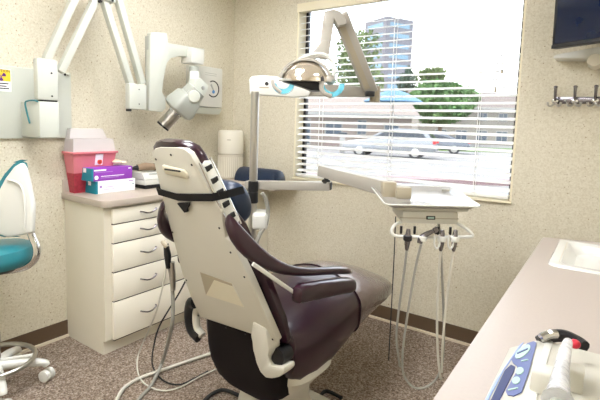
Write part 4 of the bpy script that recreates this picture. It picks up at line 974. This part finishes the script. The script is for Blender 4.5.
# patio umbrella
um = thing('market_umbrella', 'pale blue canvas umbrella open above the parked car', 'umbrella', grd(392, 28))
ub_ = grd(392, 28); zt_ = P(392, 89, 28).z; ze = P(392, 102, 28).z
MB().lathe((ub_.x, ub_.y, 0), [(1.9, ze - .05), (1.9, ze), (.9, (ze + zt_) / 2 + .12), (.05, zt_)], 8).build('canopy', MCANVAS, um)
MB().lathe((ub_.x, ub_.y, 0), [(.04, GZ), (.04, zt_)], 8).build('pole', MTRIM, um)
# parking machine
pm = thing('ticket_machine', 'small grey ticket machine standing by the silver car', 'machine', grd(343, 26))
g_ = grd(343, 26)
MB().box(g_ + CZv * .5, (.3, .3, 1.0), rotz(rz), bev=.03).build('cabinet', MTRIM, pm); MB().box(g_ + CZv * 1.08, (.5, .34, .22), rotz(rz), bev=.05).build('hood', MCARG, pm)
# cars
def car(label, ctr, heading, paint, length, wdt, hgt, wagon, nm):
    t = thing(nm, label, 'car', ctr, 'parked cars'); q = rotz(heading)
    def K(a, b, c): return ctr + q @ Vector((a, b, c))
    l = length / 2; w2 = wdt / 2; g = .2; s = hgt / 1.6
    if wagon:
        lower = [(-l, .5), (-l + .04, .72), (-l * .9, .84), (-l * .55, .95), (-l * .3, 1.0), (l * .3, 1.02), (l * .8, 1.04), (l - .05, .98), (l, .6), (l - .08, .3), (-l + .1, .28)]
        roof = [(-l * .46, .97), (-l * .08, 1.5), (l * .2, 1.6), (l * .62, 1.57), (l * .8, 1.46), (l * .96, 1.0)]
    else:
        lower = [(-l, .5), (-l + .05, .8), (-l * .5, .92), (l * .5, .98), (l - .05, .95), (l, .6), (l - .08, .3), (-l + .1, .28)]
        roof = [(-l * .42, .92), (-l * .1, 1.38), (l * .15, 1.44), (l * .4, 1.38), (l * .78, .97)]
    MB().prism([K(a, -w2, c * s) for a, c in lower], q @ Vector((0, wdt, 0)), bev=.09, seg=3).build('body', paint, t)
    rr = [[K(a, sd * (w2 * .96), c * s) if i in (0, len(roof) - 1) else K(a, sd * w2 * .78, c * s) for i, (a, c) in enumerate(roof)] for sd in (-1, 1)]
    MB().rings(rr).build('cabin', paint, t)
    ga = [(roof[0][0] + .28, 1.04 if wagon else .98), (roof[1][0] + .08, roof[1][1] - .07), (roof[2][0], roof[2][1] - .1), (roof[-2][0] - .15, roof[-2][1] - .12), (roof[-1][0] - .3, roof[-1][1] + .06)]
    for sd in (-1, 1):
        pts = []
        for a, c in ga:
            lo, hi = roof[0][1], roof[2][1]; f = min(1, max(0, (c - lo) / (hi - lo)))
            pts.append(K(a, sd * (w2 * (.96 - .18 * f) + .004), c * s))
        MB().prism(pts, q @ Vector((0, sd * .012, 0))).build('side_window', MCARG, t)
    a, c = roof[-2]; a2, c2 = roof[-1]
    MB().prism([K(a + .03, -w2 * .7, (c - .05) * s), K(a + .03, w2 * .7, (c - .05) * s), K(a2 - .01, w2 * .82, (c2 + .05) * s), K(a2 - .01, -w2 * .82, (c2 + .05) * s)], q @ Vector((.03, 0, .03))).build('rear_window', MCARG, t)
    for sx in (-.6, .6):
        for sd in (-1, 1):
            wh = MB().lathe(K(sx * l, sd * (w2 - .1), .33), [(.22, -.1), (.33, -.09), (.33, .09), (.22, .1)], 24, axis=q @ Vector((0, sd, 0))).build('wheel', MTYRE, t)
            MB().lathe(K(sx * l, sd * (w2 - .1), .33), [(.21, .0), (.21, .104), (.05, .115)], 16, axis=q @ Vector((0, sd, 0))).build('hubcap', MSTEEL, wh)
    for sd in (-1, 1):
        MB().box(K(l - .05, sd * w2 * .8, .92 * s), (.14, w2 * .45, .16), q, bev=.02).build('tail_lamp', MTAIL, t)
    MB().box(K(l - .0, 0, .5), (.1, wdt * .86, .2), q, bev=.03).build('bumper', paint, t)
cc_ = grd(391, 23.6)
car('silver estate car parked nearest the window in the car park', cc_, rz - .38, MSILV, 4.75, 1.85, 1.52, True, 'parked_car')
car('grey saloon car parked behind the silver estate car', grd(433, 29), rz - .30, MSILV2, 4.5, 1.8, 1.4, False, 'parked_car')

# ------------------------------------------------------------------ daylight
wd = bpy.data.worlds.new('sky'); scene.world = wd; wd.use_nodes = True
nt = wd.node_tree; bg = nt.nodes['Background']
tc = nt.nodes.new('ShaderNodeTexCoord'); mp = nt.nodes.new('ShaderNodeMapping'); mp.inputs['Scale'].default_value = (1, 1, 3)
nz = nt.nodes.new('ShaderNodeTexNoise'); nz.inputs['Scale'].default_value = 2.2; nz.inputs['Detail'].default_value = 5
nt.links.new(tc.outputs['Generated'], mp.inputs['Vector']); nt.links.new(mp.outputs[0], nz.inputs['Vector'])
rp = nt.nodes.new('ShaderNodeValToRGB'); rp.color_ramp.elements[0].position = .34; rp.color_ramp.elements[0].color = col((196, 222, 246)); rp.color_ramp.elements[1].position = .6; rp.color_ramp.elements[1].color = (1, 1, 1, 1)
nt.links.new(nz.outputs['Fac'], rp.inputs[0]); nt.links.new(rp.outputs[0], bg.inputs['Color']); bg.inputs['Strength'].default_value = 2.0
sn = bpy.data.objects.new('sun', bpy.data.lights.new('sun', 'SUN')); C.objects.link(sn)
sn.data.energy = 1.5; sn.data.angle = math.radians(2); sn.data.color = (1, .96, .9)
sn.rotation_euler = Vector((.35, .55, -.95)).to_track_quat('-Z', 'Y').to_euler()

scene.view_settings.view_transform = 'Standard'; scene.view_settings.look = 'None'
scene.view_settings.exposure = 1.33; scene.view_settings.gamma = 1; scene.view_settings.use_curve_mapping = False
